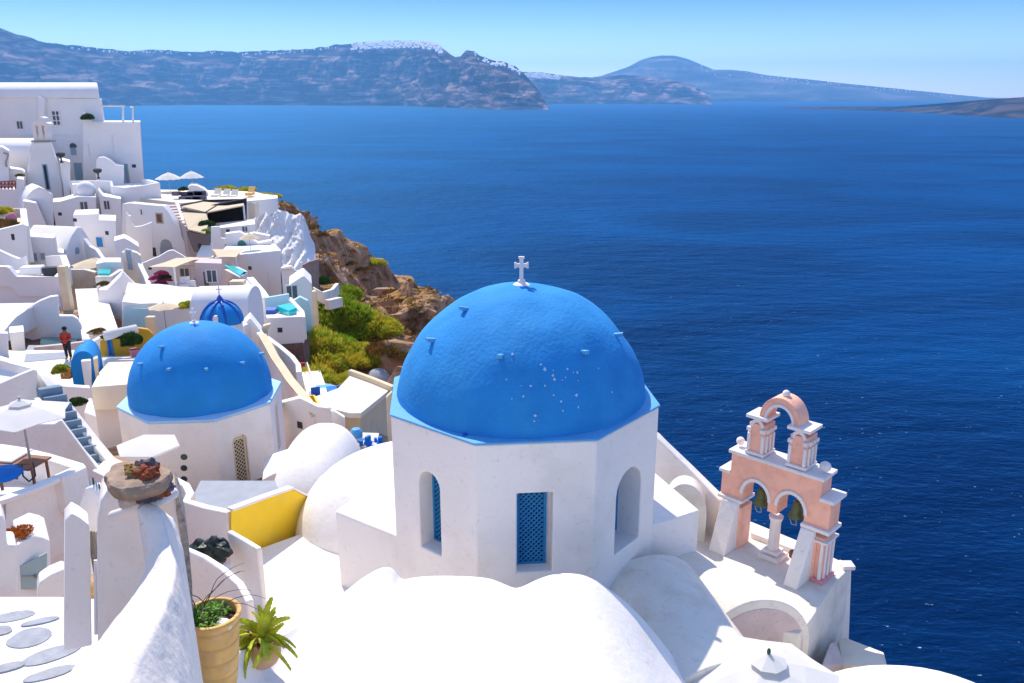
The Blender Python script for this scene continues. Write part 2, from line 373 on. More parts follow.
def col(name, pts, drop, m=None, label=None, cat=None, bevel=.05, parent=None, kind=None, zb=None, group=None):
    """pts: world points of a top surface, dropped to zb"""
    P = [Vector(p) for p in pts]; z0 = (min(p.z for p in P) - drop) if zb is None else zb
    n = len(P); B = [V3(p.x, p.y, z0) for p in P]
    V = P + B; F = [tuple(range(n)), tuple(range(2 * n - 1, n - 1, -1))] + [(i, i + n, (i + 1) % n + n, (i + 1) % n) for i in range(n)]
    o = mk(name, V, F, m or WHITEFAR, parent, bevel=bevel)
    if parent is None: tag(o, label, cat, group, kind)
    return o
def wall(name, path, th, drop, m=None, label=None, cat='wall', bevel=.05, parent=None, zb=None, closed=False, group=None, slopefoot=None):
    """path: world points along the top; thickness th; goes down by drop"""
    P = [Vector(p) for p in path]; n = len(P); L = []; R = []
    for i, p in enumerate(P):
        a = P[max(i - 1, 0)]; b = P[min(i + 1, n - 1)]; d = V3(b.x - a.x, b.y - a.y, 0).normalized(); s = V3(-d.y, d.x, 0) * th / 2
        L.append(p + s); R.append(p - s)
    V = []
    for l, r, p in zip(L, R, P):
        z = (p.z - drop) if zb is None else zb
        V += [l, r, V3(r.x, r.y, z), V3(l.x, l.y, z)]
    F = [(0, 1, 2, 3), (4 * n - 1, 4 * n - 2, 4 * n - 3, 4 * n - 4)]
    for i in range(n - 1):
        a = 4 * i; b = a + 4
        F += [(a, b, b + 1, a + 1), (a + 1, b + 1, b + 2, a + 2), (a + 2, b + 2, b + 3, a + 3), (a + 3, b + 3, b, a)]
    o = mk(name, V, F, m or WHITEFAR, parent, bevel=bevel)
    if parent is None: tag(o, label, cat, group)
    return o
def boolcut(o, cutters):
    for c in cutters:
        md = o.modifiers.new('cut', 'BOOLEAN'); md.operation = 'DIFFERENCE'; md.object = c; md.solver = 'EXACT'
    bpy.context.view_layer.update()
    dg = bpy.context.evaluated_depsgraph_get(); me = bpy.data.meshes.new_from_object(o.evaluated_get(dg))
    o.modifiers.clear(); o.data = me
    for c in cutters: bpy.data.objects.remove(c, do_unlink=True)
def copy_tree(o, parent=None):
    c = o.copy(); COL.objects.link(c); c.parent = parent
    for ch in list(o.children): copy_tree(ch, c)
    return c
def fbm(p, o=4):
    s = 0; a = 1; p = Vector(p)
    for _ in range(o): s += a * noise.noise(p); p = p * 2.03; a *= .5
    return s

# ------------------------------------------------------------------ sea, far islands, haze
tag(mk('sea', [(-26000, -400, SEA), (26000, -400, SEA), (26000, 22000, SEA), (-26000, 22000, SEA)], [(0, 1, 2, 3)], SEAM, base=V3(0, 0, SEA)), kind='structure')
def interp(T, x):
    if x <= T[0][0]: return T[0][1]
    for (a, b), (c, d) in zip(T, T[1:]):
        if x <= c: return b + (d - b) * (x - a) / (c - a)
    return T[-1][1]
def island(name, ridge, water, back, m, nx=620, ny=44, rough=1.0, seed=0.0, label=None):
    """ridge / water: (px, py) skylines; the shore lies on the sea plane and the ridge stands `back` metres behind it"""
    V = []; F = []
    x0, x1 = ridge[0][0], ridge[-1][0]
    for i in range(nx):
        px = x0 + (x1 - x0) * i / (nx - 1)
        S = PZ(px, interp(water, px), SEA - 3); bk = interp(back, px) if not isinstance(back, (int, float)) else back
        r0 = interp(ridge, px)
        R = PY(px, r0, S.y + bk)
        h = R.z - S.z
        for j in range(ny + 4):
            t = j / (ny - 1)
            if t <= 1:
                g = t ** .78
                # cliffy profile: steep face, bench, steep face
                g = g + .05 * math.sin(t * 6.28 * 2 + 3 * noise.noise((px * .02, seed, 0)))
                p = S.lerp(R, t); z = S.z + h * g
                e = math.sin(math.pi * min(t, 1)) * h * .13 * rough
                q = V3(p.x * .0011, p.y * .0011, seed)
                z += e * fbm(q * V3(1.6, 1, 1) if False else V3(q.x * 2, q.y * 1.3, seed), 5)
                p = V3(p.x, p.y + e * 4.0 * fbm(V3(px * .045, seed + 3, t * 1.5), 4), z)
                if j == ny - 1: p = R + V3(0, 0, h * .018 * rough * fbm(V3(px * .11, seed, 0), 3))
                if j == 0: p = V3(p.x, p.y, SEA - 4)
            else:
                k = j - ny + 1; p = R + V3(0, 500 * k, -h * (k / 4) ** 1.3 * 1.02)
            V.append(p)
    M = ny + 4
    for i in range(nx - 1):
        for j in range(M - 1):
            F.append((i * M + j, (i + 1) * M + j, (i + 1) * M + j + 1, i * M + j + 1))
    return tag(mk(name, V, F, m, smooth=False, base=V3(V[nx // 2 * M].x, V[nx // 2 * M].y, SEA)), kind='structure')
R1 = [(-60, 22), (0, 30), (18, 37), (45, 42), (70, 45), (100, 48), (130, 51), (160, 50), (190, 52), (215, 51), (240, 52), (265, 51), (290, 50), (315, 48), (330, 46), (350, 43), (370, 42), (395, 41), (420, 41), (436, 43), (446, 51), (455, 57), (461, 56), (466, 50), (474, 51), (480, 56), (490, 60), (503, 62), (515, 66), (524, 74), (533, 83), (541, 94), (548, 107)]
W1 = [(-60, 110), (130, 106), (200, 105), (400, 106), (450, 108), (500, 110), (548, 110)]
island('far_island', R1, W1, [(-60, 1100), (430, 900), (548, 300)], ISL1, seed=1.3)
R2 = [(500, 71), (525, 72), (545, 73), (560, 75), (580, 77), (600, 78), (620, 75), (650, 76), (665, 78), (682, 82), (695, 86), (706, 94), (712, 104)]
island('far_headland', R2, [(500, 104.5), (600, 104), (700, 104.5), (712, 105)], [(500, 900), (712, 500)], ISL1, nx=220, seed=4.1)
R3 = [(585, 79), (600, 77), (615, 72), (630, 66), (640, 60.5), (650, 57), (662, 55.5), (672, 55.5), (685, 58), (700, 64), (715, 70), (735, 71), (750, 72), (765, 75), (800, 78.5), (850, 84), (900, 89), (950, 94), (985, 97.5), (1010, 98), (1090, 99)]
island('distant_mountain', R3, [(585, 102), (1090, 102)], [(585, 3600), (760, 1500), (1090, 500)], ISL2, nx=260, seed=7.7, rough=.35)
R4 = [(815, 109.5), (830, 108), (860, 107), (900, 106.5), (930, 107), (950, 105), (975, 102.5), (1000, 99.5), (1024, 97), (1060, 95), (1100, 94)]
island('near_islet', R4, [(815, 110), (870, 111), (930, 114), (1000, 118), (1100, 121)], [(815, 60), (930, 700), (1100, 900)], ISL3, nx=200, ny=16, seed=9.9, rough=.7)
# white towns along the cliff tops: uncountable
rnd = random.Random(3); mb = MB()
def specks(x0, x1, ylo, yhi, n, R, Wt, back, s0, s1):
    for _ in range(n):
        px = rnd.uniform(x0, x1); y = interp(R, px); S = PZ(px, interp(Wt, px), SEA); bk = interp(back, px)
        dy = rnd.uniform(ylo, yhi); P = PY(px, y + dy, S.y + bk - dy * 16)
        s = rnd.uniform(s0, s1); w_ = s * rnd.uniform(.5, 1.1); a_ = P - V3(w_, 0, s * .5); mb.prism([a_, a_ + V3(0, s * 1.5, s * 1.1), a_ + V3(0, s * 1.5, -s)], (2 * w_, 0, 0))
specks(352, 442, .0, 6.5, 420, R1, W1, [(-60, 1050), (430, 850), (548, 300)], 12, 26)
specks(475, 520, .5, 4, 60, R1, W1, [(-60, 1050), (430, 850), (548, 300)], 8, 18)
specks(525, 560, .5, 5, 160, R2, [(500, 104.5), (712, 105)], [(500, 850), (712, 500)], 8, 22)
specks(60, 345, .5, 3, 70, R1, W1, [(-60, 1050), (430, 850), (548, 300)], 7, 14)
specks(700, 960, .5, 5, 90, R3, [(585, 102), (1090, 102)], [(585, 3000), (760, 1500), (1090, 500)], 8, 16)
specks(640, 700, 14, 22, 60, R3, [(585, 102), (1090, 102)], [(585, 3000), (760, 1500), (1090, 500)], 10, 22)
tag(mb.build('cliff_top_town', WHITEFAR, base=V3(-900, 9500, 150)), 'white specks of a far town strung along the top of the dark island cliff', 'town', kind='stuff')

hz = MB().prism([(-27000, -500, SEA - 6), (27000, -500, SEA - 6), (27000, 22800, SEA - 6), (-27000, 22800, SEA - 6)], (0, 0, 960)).build('haze', None, base=V3(0, 0, SEA - 6))
tag(hz, kind='stuff')
hm = bpy.data.materials.new('sea_haze'); hm.use_nodes = True; ht = hm.node_tree
for n_ in list(ht.nodes): ht.nodes.remove(n_)
ho = ht.nodes.new('ShaderNodeOutputMaterial'); hv = ht.nodes.new('ShaderNodeVolumePrincipled')
hv.inputs['Color'].default_value = (.20, .54, .96, 1); hv.inputs['Density'].default_value = 5.2e-5; hv.inputs['Anisotropy'].default_value = .25
ht.links.new(hv.outputs[0], ho.inputs['Volume']); hz.data.materials.append(hm); hm.cycles.homogeneous_volume = True

# ------------------------------------------------------------------ terrain
CT = []
def ctl(*a):
    for q in a: CT.append(tuple(q))
RIDGE = [(235, 192, 104), (255, 195, 106), (275, 203, 110), (300, 222, 114), (330, 238, 118), (360, 256, 124), (385, 271, 130), (410, 290, 136), (440, 306, 142), (480, 330, 150)]
for q in RIDGE:
    P = PY(*q); P = P + V3(0, 0, 1.6 if q[0] > 290 else -.6); ctl(P, P, P + V3(2.5, 2, -2), P + V3(13, 9, -16), P + V3(32, 20, -52), P + V3(58, 36, -98), P + V3(80, 46, -136))
for q in [(275, 212, 104), (300, 235, 104), (330, 262, 106), (350, 300, 96), (318, 258, 97), (316, 292, 88), (345, 330, 84), (380, 300, 106), (382, 335, 92), (400, 320, 104), (425, 322, 122), (415, 345, 98), (400, 365, 84),
          (320, 310, 72), (335, 345, 62), (360, 350, 68), (390, 372, 66), (325, 385, 50), (300, 385, 46), (370, 390, 50), (350, 425, 40), (330, 440, 35), (355, 400, 44), (380, 400, 46)]:
    ctl(PY(*q))
ctl((0, 40, -24), (5, 30, -24), (10, 60, -52), (-2, 75, -44), (2, 100, -52), (20, 100, -82), (12, 140, -76), (42, 100, -134), (30, 60, -100), (50, 60, -136),
    (-4, 12, -11.8), (3, 12, -11.8), (4, 20, -12), (-4, 20, -12.5), (7, 14, -12.4), (10.5, 15, -17), (9.5, 20, -19), (16, 16, -38), (32, 20, -92), (48, 25, -134), (12, 5, -16), (22, 4, -50), (45, 5, -134),
    (8, 26, -24), (16, 30, -46), (36, 40, -110), (55, 45, -136), (6, 36, -34),
    (-7, 28, -13.6), (-13, 28, -13.6), (-20, 40, -13.6), (-30, 50, -14), (-14, 40, -14.5), (-40, 60, -15.5), (-22, 60, -16), (-16, 50, -17), (-55, 70, -17), (-30, 72, -18), (-38, 84, -18), (-60, 90, -17), (-45, 95, -16), (-60, 110, -15), (-80, 110, -15), (-40, 102, -14.6),
    (-90, 60, -14), (-60, 40, -13), (-30, 20, -13), (-12, 18, -13), (-10, 4, -12), (-12, -20, -10), (-50, -20, -10), (5, -20, -12), (30, -20, -80), (-90, -20, -8), (-8, 8, -9), (-40, 5, -11),
    (-60, 140, -60), (-90, 140, -50), (-40, 140, -70), (-30, 170, -134), (-90, 170, -120), (10, 175, -136), (60, 140, -136), (80, 60, -136), (80, 0, -136), (80, 175, -136))
import numpy as np
CA = np.array(CT)
def tz(x, y):
    d2 = (CA[:, 0] - x) ** 2 + (CA[:, 1] - y) ** 2 + .5; k = d2 ** -1.9
    return float((k * CA[:, 2]).sum() / k.sum())
def build_terrain():
    x0, x1, y0, y1 = -96.0, 72.0, -20.0, 172.0; dx = .8; nx = int((x1 - x0) / dx); ny = int((y1 - y0) / dx)
    V = []; F = []
    for j in range(ny + 1):
        for i in range(nx + 1):
            x = x0 + i * dx; y = y0 + j * dx; z = tz(x, y)
            # rocks only where the ground is wild
            wild = max(0.0, min(1.0, (x + 36 - max(0, (60 - y) * .45)) / 9.0)) * max(0, min(1, (y - 36) / 10))
            if x > 8: wild = max(wild, min(1, (x - 9) / 6))
            if wild > 0:
                q = V3(x, y, z) * .11
                r = noise.noise(q * 1.1) * 3.2 + (1 - abs(noise.noise(q * 2.3)) * 2) * 1.5 + noise.noise(q * 5.1) * 1.0 + noise.noise(q * 10) * .7 + noise.noise(q * 21) * .45
                z += r * wild - 1.0 * wild
                x += wild * 1.3 * noise.noise(q * 3 + V3(7, 0, 0)); y += wild * 1.6 * noise.noise(q * 3 + V3(0, 9, 0))
                z = z + wild * (round(z / 2.6) * 2.6 - z) * .45
            V.append((x, y, z))
    for j in range(ny):
        for i in range(nx):
            a = j * (nx + 1) + i; F.append((a, a + 1, a + nx + 2, a + nx + 1))
    o = mk('cliff_terrain', V, F, ROCK, smooth=False, base=V3(0, 0, 0)); tag(o, kind='structure')
    return o
TERR = build_terrain()
from mathutils.bvhtree import BVHTree
_bv = BVHTree.FromPolygons([v.co for v in TERR.data.vertices], [p.vertices for p in TERR.data.polygons])
def ground(x, y):
    h = _bv.ray_cast(V3(x, y, 60), V3(0, 0, -1)); return h[0].z if h[0] else tz(x, y)
def hit(px, py):
    d = ray(px, py); h = _bv.ray_cast(V3(0, 0, 0), d.normalized()); return h[0]

# ------------------------------------------------------------------ bushes: many leaf tufts through a dome-shaped crown
def make_bush(name, m, n=9000, seed=1, leaf=.13, flat=.8):
    r = random.Random(seed); V = []; F = []
    lobes = [(V3(0, 0, .25), .8)] + [(V3(r.uniform(-.6, .6), r.uniform(-.6, .6), r.uniform(.1, .45)), r.uniform(.35, .6)) for _ in range(6)]
    for _ in range(n):
        c, R = r.choice(lobes); d = V3(r.gauss(0, 1), r.gauss(0, 1), abs(r.gauss(0, 1)) * .9).normalized()
        p = c + d * R * r.uniform(.78, 1.03) * (1 + .16 * noise.noise(d * 4 + c * 3)); p.z *= flat
        if p.z < -.05: continue
        up = (d + V3(r.uniform(-.5, .5), r.uniform(-.5, .5), r.uniform(0, .8))).normalized()
        s = up.cross(V3(r.uniform(-1, 1), r.uniform(-1, 1), r.uniform(-1, 1))).normalized() * leaf * .22
        k = len(V); V += [p - s, p + s, p + up * leaf * r.uniform(.7, 1.4)]; F.append((k, k + 1, k + 2))
    me = bpy.data.meshes.new(name); me.from_pydata([tuple(v) for v in V], [], F); me.materials.append(m)
    return me
BM = {'y': make_bush('bush', BUSHY, seed=1), 'g': make_bush('bush', BUSHG, seed=2), 'b': make_bush('bush', BUSHB, seed=3, n=2500, flat=.5), 'G': make_bush('bush', LEAFD, seed=4)}
core = MB().ball((0, 0, .12), .62, 12, (1, 1, .7), .3, 2)
def bush(px, py, Y, r, kind, label, group='shrubs on the cliff slope', sink=.12, sz=1.1, on=True):
    P = PY(px, py, Y); 
    if on:
        h = hit(px, py)
        if h is not None and 40 < h.y < 150: P = h
    o = bpy.data.objects.new('bush', BM[kind]); COL.objects.link(o)
    o.location = P - V3(0, 0, r * sink); o.scale = (r, r, r * sz); o.rotation_euler = (0, 0, random.uniform(0, 6.28))
    tag(o, label, 'bush', group); return o
BL = [(332, 322, 70, 3.0, 'g', 'rounded green shrub just right of the small turquoise pool house'), (348, 300, 80, 2.1, 'g', 'green shrub under the pale retaining ledge by the cliff'),
      (345, 340, 64, 2.7, 'g', 'mid green shrub in the middle of the slope thicket'), (362, 330, 66, 2.6, 'y', 'big golden yellow shrub at the right of the slope thicket'),
      (378, 338, 66, 2.1, 'y', 'yellow green shrub at the far right end of the thicket beside brown rock'), (347, 314, 74, 1.8, 'y', 'dome-shaped yellow shrub at the top of the thicket below the rock face'),
      (318, 350, 56, 1.9, 'y', 'yellowish shrub hanging beside the brown masonry base'), (326, 372, 50, 1.7, 'y', 'tall drooping yellow shrub right of the narrow white stair'),
      (318, 385, 46, 1.4, 'y', 'lowest yellow shrub by the foot of the narrow white stair'), (345, 362, 56, 1.8, 'y', 'golden shrub above the stony patch beside the cream roof'), (336, 356, 58, 1.9, 'g', 'green shrub in the lower middle of the thicket'),
      (366, 366, 54, 1.2, 'y', 'small round yellow shrub above the cream roof parapet'), (318, 330, 66, 2.0, 'g', 'dark green shrub pressed against the pool house wall'), (314, 300, 80, 1.2, 'y', 'small green shrub on the ledge garden beside the white house'),
      (352, 385, 48, 1.1, 'y', 'little yellow shrub at the edge of the cream roof terrace'), (338, 390, 46, 1.1, 'y', 'small olive shrub behind the blue cafe table'), (385, 352, 66, 1.3, 'b', 'dry brown shrub under the yellow thicket at the right')]
for b_ in BL: bush(*b_[:5], b_[5])
for i_, (px_, py_, r_, k_) in enumerate([(228, 189, 1.5, 'y'), (246, 190, 1.4, 'y'), (264, 197, 1.9, 'y'), (276, 204, 2.6, 'b'), (266, 214, 1.9, 'y'), (286, 212, 2.2, 'b'), (300, 226, 1.8, 'b'), (318, 233, 1.5, 'b'), (372, 262, 1.9, 'y'), (362, 268, 1.4, 'b'),
        (348, 262, 1.5, 'b'), (392, 290, 1.7, 'b'), (405, 300, 1.5, 'b'), (398, 330, 1.4, 'b'), (412, 318, 1.2, 'b'), (422, 335, 1.4, 'b'), (388, 318, 1.5, 'b'), (404, 352, 1.3, 'b')]):
    lab = ['low yellow scrub on the skyline behind the parasol terrace', 'yellow green scrub right of the first tuft behind the curved parapet', 'bright scrub at the tip of the curved white parapet', 'rusty brown scrub where the cliff edge begins', 'green scrub above the whitewashed rock',
           'brown scrub over the right end of the whitewashed rock', 'dry tuft on the upper cliff edge', 'small dry tuft further down the cliff edge', 'yellow green tuft on the rocky skyline halfway down the ridge', 'brown tuft beside the yellow one on the ridge', 'dry tuft on the upper rock face',
           'brown tuft low on the ridge skyline', 'last brown tuft on the ridge skyline', 'dry tuft in the middle of the lower rock face', 'dry tuft below the ridge near its lower end', 'dry tuft close to the big blue dome', 'dry tuft left of the lower rock face', 'lowest dry tuft of the rock face'][i_]
    bush(px_, py_, 112, r_, k_, lab, 'dry scrub tufts on the cliff edge', sink=.3, sz=.7)

sc = MB(); r_ = random.Random(8); cnt = 0
while cnt < 420:
    px = r_.uniform(268, 440); py = r_.uniform(196, 400); h = hit(px, py)
    if h is None or h.y < 60 or h.z < -60: continue
    cnt += 1; s_ = r_.uniform(.25, .75)
    for _ in range(26):
        d = V3(r_.gauss(0, 1), r_.gauss(0, 1), abs(r_.gauss(0, 1)) + .2).normalized(); p = h + d * s_ * .7 - V3(0, 0, .1); w = d.cross(V3(0, 0, 1)).normalized() * s_ * .16
        k = len(sc.V); sc.V += [p - w, p + w, p + d * s_ * .5]; sc.F.append((k, k + 1, k + 2))
tag(sc.build('dry_scrub', BUSHB, base=V3(-20, 110, -25)), 'low dry russet scrub scattered over the cliff rocks', 'scrub', kind='stuff')

# ------------------------------------------------------------------ the big domed church
CX, CY_, APO = .19, 16.37, 2.655
ROT = rad(5.4); ZT = -5.97; ZB = -10.6
CR = APO / math.cos(rad(22.5))
def octp(k, r=CR, z=ZT, cx=CX, cy=CY_, rot=ROT):
    a = rot + rad(22.5 + 45 * k); return V3(cx + r * math.sin(a), cy - r * math.cos(a), z)
church = thing('domed_church', 'white octagonal church drum under the large rough blue dome in the middle', 'church', (CX, CY_, ZB))
drum = mk('drum', [octp(k) for k in range(8)] + [octp(k, z=ZB) for k in range(8)], [tuple(range(8)), tuple(range(15, 7, -1))] + [(i, i + 8, (i + 1) % 8 + 8, (i + 1) % 8) for i in range(8)], WHITE, church)
def niche_cutter(k, w, z0, z1, depth, cx=CX, cy=CY_, apo=APO, rot=ROT, arch=True, shift=0.0):
    a = rot + rad(45 * k); n = V3(math.sin(a), -math.cos(a), 0); u = V3(math.cos(a), math.sin(a), 0); c = V3(cx, cy, 0) + n * (apo + .1) + u * shift
    pts = [c - u * w / 2 + V3(0, 0, z0), c + u * w / 2 + V3(0, 0, z0)]
    if arch: pts += [c + u * math.cos(t) * w / 2 + V3(0, 0, z1 - w / 2 + math.sin(t) * w / 2) for t in [math.pi * i / 10 for i in range(11)]]
    else: pts += [c + u * w / 2 + V3(0, 0, z1), c - u * w / 2 + V3(0, 0, z1)]
    return MB().prism(pts, -n * (depth + .1)).build('cutter', None, base=V3(0, 0, 0)), (n, u, c - n * .1)
# niches: centre (rectangular with blue lattice), left and right (arched)
def facepx(k, px, py):
    a = ROT + rad(45 * k); n = V3(math.sin(a), -math.cos(a), 0); P = PP(px, py, V3(CX, CY_, 0) + n * APO, n)
    u = V3(math.cos(a), math.sin(a), 0); return (P - V3(CX, CY_, 0) - n * APO).dot(u), P.z
NI = []
for k, pl, pr, arch, dep in ((0, (517, 494), (552, 571), False, .34), (-1, (418, 471), (441, 556), True, .42), (1, (618, 468), (638, 553), True, .58)):
    x0, z1 = facepx(k, *pl); x1, z0 = facepx(k, *pr)
    if k: z1 = facepx(k, (pl[0] + pr[0]) / 2, pl[1] + 2)[1]; z0 = facepx(k, pl[0] if k == 1 else pr[0], pr[1])[1]
    NI.append((k, x0, x1, z0, z1, arch, dep))
cut = []; fr = []
for k, x0, x1, z0, z1, arch, dep in NI:
    c, f_ = niche_cutter(k, x1 - x0, z0, z1, dep, arch=arch, shift=(x0 + x1) / 2); cut.append(c); fr.append(f_)
boolcut(drum, cut)
def bevel(o, w, seg=3):
    for p in o.data.polygons: p.use_smooth = True
    b = o.modifiers.new('bevel', 'BEVEL'); b.width = w; b.segments = seg; b.limit_method = 'ANGLE'; b.angle_limit = rad(32); b.harden_normals = True
bevel(drum, .035)
def lattice(parent, c, n, u, w, h, m, arch=False, cell=.085, name='lattice_window', fw=.05, pane=None):
    """frame with a real diagonal lattice in front of a dark pane; c = bottom centre of the opening at the back of the recess"""
    z = V3(0, 0, 1); mb = MB()
    for a0, a1, b0, b1 in ((-w / 2, -w / 2 + fw, 0, h), (w / 2 - fw, w / 2, 0, h), (-w / 2 + fw, w / 2 - fw, 0, fw), (-w / 2 + fw, w / 2 - fw, h - fw, h)):
        mb.prism([c + u * a0 + z * b0, c + u * a1 + z * b0, c + u * a1 + z * b1, c + u * a0 + z * b1], n * .05)
    fo = mb.build(name, m, parent)
    s = MB(); W2 = w / 2 - fw; H2 = h - 2 * fw; N_ = int((2 * W2 + H2) / cell) + 1; t = .014
    for sg in (1, -1):
        for i in range(N_ + 1):
            q = i * cell
            if sg == 1: a = (-W2 + max(0, q - H2), fw + min(q, H2)); b = (-W2 + min(q, 2 * W2), fw + max(0, q - 2 * W2))
            else: a = (W2 - max(0, q - H2), fw + min(q, H2)); b = (W2 - min(q, 2 * W2), fw + max(0, q - 2 * W2))
            A = c + u * a[0] + z * a[1]; B = c + u * b[0] + z * b[1]
            if (B - A).length < .03: continue
            d = (B - A).normalized(); v = n.cross(d).normalized() * t; o_ = n * (.012 if sg == 1 else .024)
            s.prism([A + v + o_, B + v + o_, B - v + o_, A - v + o_], n * .011)
    s.build('lattice', m, fo)
    MB().prism([c + u * -W2 + z * fw, c + u * W2 + z * fw, c + u * W2 + z * (h - fw), c + u * -W2 + z * (h - fw)], n * .006).build('pane', pane or MATS['dim_blue'], fo)
    return fo
mat('dim_blue', (.008, .05, .13), .4)
for (k, x0, x1, z0, z1, arch, dep), (n, u, c) in zip(NI, fr):
    base = c - n * (dep - .005) + V3(0, 0, z0)
    if k == 0: lattice(church, base - u * .035, n, u, (x1 - x0) - .09, z1 - z0 - .02, LATBLUE, cell=.1)
    else: lattice(church, base + u * (.0), n, u, (x1 - x0) * .98, z1 - z0 - (x1 - x0) * .22, LATBLUE, cell=.1)
# rim: light blue cap sloping gently outwards
rimV = [octp(k, CR + .03, ZT + .004) for k in range(8)] + [octp(k, CR + .03, ZT + .045) for k in range(8)] + [octp(k, CR - .32, ZT + .06) for k in range(8)]
mk('rim', rimV, [tuple(range(7, -1, -1)), tuple(range(16, 24))] + [(i, (i + 1) % 8, (i + 1) % 8 + 8, i + 8) for i in range(8)] + [(i + 8, (i + 1) % 8 + 8, (i + 1) % 8 + 16, i + 16) for i in range(8)], RIMBLUE, church, bevel=.02)
RD = 2.605; ZC = -6.27
def dome_mesh(name, c, R, m, parent, n=160, rows=60, lump=.03, seed=0, z0=-.12):
    V = []; F = []
    for j in range(rows + 1):
        t = z0 + (math.pi / 2 - z0) * j / rows
        for i in range(n):
            a = 2 * math.pi * i / n; d = V3(math.cos(a) * math.cos(t), math.sin(a) * math.cos(t), math.sin(t))
            r = R * (1 + lump * .45 * noise.noise(d * 2.2 + V3(seed, 0, 0)) + lump * .22 * noise.noise(d * 6 + V3(seed, 3, 0)))
            V.append(Vector(c) + d * r)
    for j in range(rows):
        for i in range(n): F.append((j * n + i, j * n + (i + 1) % n, (j + 1) * n + (i + 1) % n, (j + 1) * n + i))
    o = mk(name, V, F, m, parent, smooth=True); weld(o, .004); 
    for p in o.data.polygons: p.use_smooth = True
    return o
DC = V3(CX, CY_, ZC)
dome = dome_mesh('dome', DC, RD, BLUE, church)
def sph_hit(px, py, C, R):
    d = ray(px, py).normalized(); b = d.dot(C); q = b * b - C.dot(C) + R * R
    return d * (b - math.sqrt(q)) if q > 0 else d * b
def peg(P, C, parent, m, L=.14, w=.1):
    nrm = (P - C).normalized(); h = V3(nrm.x, nrm.y, 0).normalized(); s = V3(-h.y, h.x, 0) * w / 2; up = V3(0, 0, w * .75)
    d = (h * .9 + nrm * .35).normalized()
    A = P - d * .08 - up * .5
    MB().prism([A - s, A + s, A + s + up, A - s + up], d * (L + .08)).build('peg', m, parent, bevel=.012)
for px, py in ((433, 340), (501, 356), (583, 352), (616, 335), (466, 309)):
    peg(sph_hit(px, py, DC, RD), DC, church, RIMBLUE)
for a_ in (60, 115):
    d = V3(math.cos(rad(a_)) * .82, math.sin(rad(a_)) * .82, .57); peg(DC + d * RD, DC, church, RIMBLUE)
for px, py in ((466, 436), (598, 441)):
    P = sph_hit(px, py - 2, DC, RD); peg(P, DC, church, DBLUE, L=.1, w=.07)
# chips of missing paint
rr = random.Random(11); cm = MB()
for _ in range(46):
    px = rr.gauss(565, 34); py = rr.gauss(388, 22)
    if not (500 < px < 625 and 345 < py < 432): continue
    P = sph_hit(px, py, DC, RD + .03); nrm = (P - DC).normalized(); s = rr.choice([.008, .012, .015, .02, .026]) * rr.uniform(.7, 1.3)
    u = nrm.cross(V3(0, 0, 1)).normalized(); v = nrm.cross(u); k = rr.randint(4, 6)
    cm.prism([P - nrm * .03 + (u * math.cos(2 * math.pi * i / k) * rr.uniform(.6, 1.5) + v * math.sin(2 * math.pi * i / k) * rr.uniform(.6, 1.8)) * s for i in range(k)], nrm * .012)
chips = cm.build('paint_chips', CHIP, church); chips['kind'] = 'stuff'
# cross on a small stepped base
def cross(parent, P, h, m, name='cross', t=.045, base=True):
    mb = MB()
    if base: mb.lathe(P - V3(0, 0, .1), [(h * .42, 0), (h * .40, .1), (h * .3, .1 + h * .09), (h * .17, .1 + h * .13), (h * .15, .1 + h * .24)], 16)
    z = P.z + (h * .2 if base else 0); c = V3(P.x, P.y, z)
    mb.box(c, t * 2, t * 1.6, h)
    mb.box(c + V3(0, 0, h * .58), h * .52, t * 1.5, t * 2)
    for s in (-1, 1): mb.box(c + V3(s * h * .26, 0, h * .58 - t * .5), t * 1.1, t * 1.7, t * 3)
    mb.box(c + V3(0, 0, h - t * .6), t * 3, t * 1.7, t * 1.2)
    return mb.build(name, m, parent, bevel=.01)
cross(church, DC + V3(0, 0, RD * .995), .47, TRIM, t=.04)
# side blocks
Lv = octp(-2, z=-8.63); Rv = octp(1, z=-8.63)
Lv = octp(-2, CR, -8.63)
def block4(name, a, b, back, zt, zb, m, parent): 
    return col(name, [V3(a.x, a.y, zt), V3(b.x, b.y, zt), V3(b.x, b.y, zt) + back, V3(a.x, a.y, zt) + back], 0, m, parent=parent, zb=zb, bevel=.05)
a = PZ(335, 511, -8.63); v1 = octp(-2); v1.z = -8.63
blk = block4('side_block', a, v1 + V3(.1, .02, 0), V3(.9, 2.2, 0), -8.63, -11.2, WHITE, church)
b = PZ(700, 510, -8.63); v2 = octp(1); v2.z = -8.63
blk2 = block4('side_block', v2 + V3(-.1, -.02, 0), b, V3(-.7, 2.0, 0), -8.63, -11.2, WHITE, church)

# near roof: three lobes running towards the camera
SIL = [(150, 660), (180, 656), (210, 652), (240, 647), (262, 642), (276, 636), (290, 628), (304, 619), (316, 610), (335, 597), (348, 587), (360, 577), (372, 569), (383, 564), (391, 563.5), (396, 568), (400, 574), (404, 577), (412, 575), (425, 573), (450, 572.5), (475, 573.5), (490, 575), (500, 579), (510, 583.5), (516, 585.5), (523, 583.5), (535, 577), (548, 572), (560, 570), (572, 570), (584, 571.5), (597, 578), (612, 588), (628, 601), (642, 615), (657, 633), (672, 652), (683, 669), (692, 684), (700, 700), (712, 730)]
V = []; F = []; RY = [12.2, 12.12, 12.0, 11.7, 11.3, 10.8, 10.2, 9.6, 9.0, 8.2, 7.2, 6.0, 4.6, 3.0]
P0s = []
for i, (px, py) in enumerate(SIL):
    P = PY(px, py, 12.2)
    if px < 391:
        t = (391 - px) / 166.0; P = PY(px, py, 12.2 - 3.8 * min(1, t * 1.1))
    P0s.append(P)
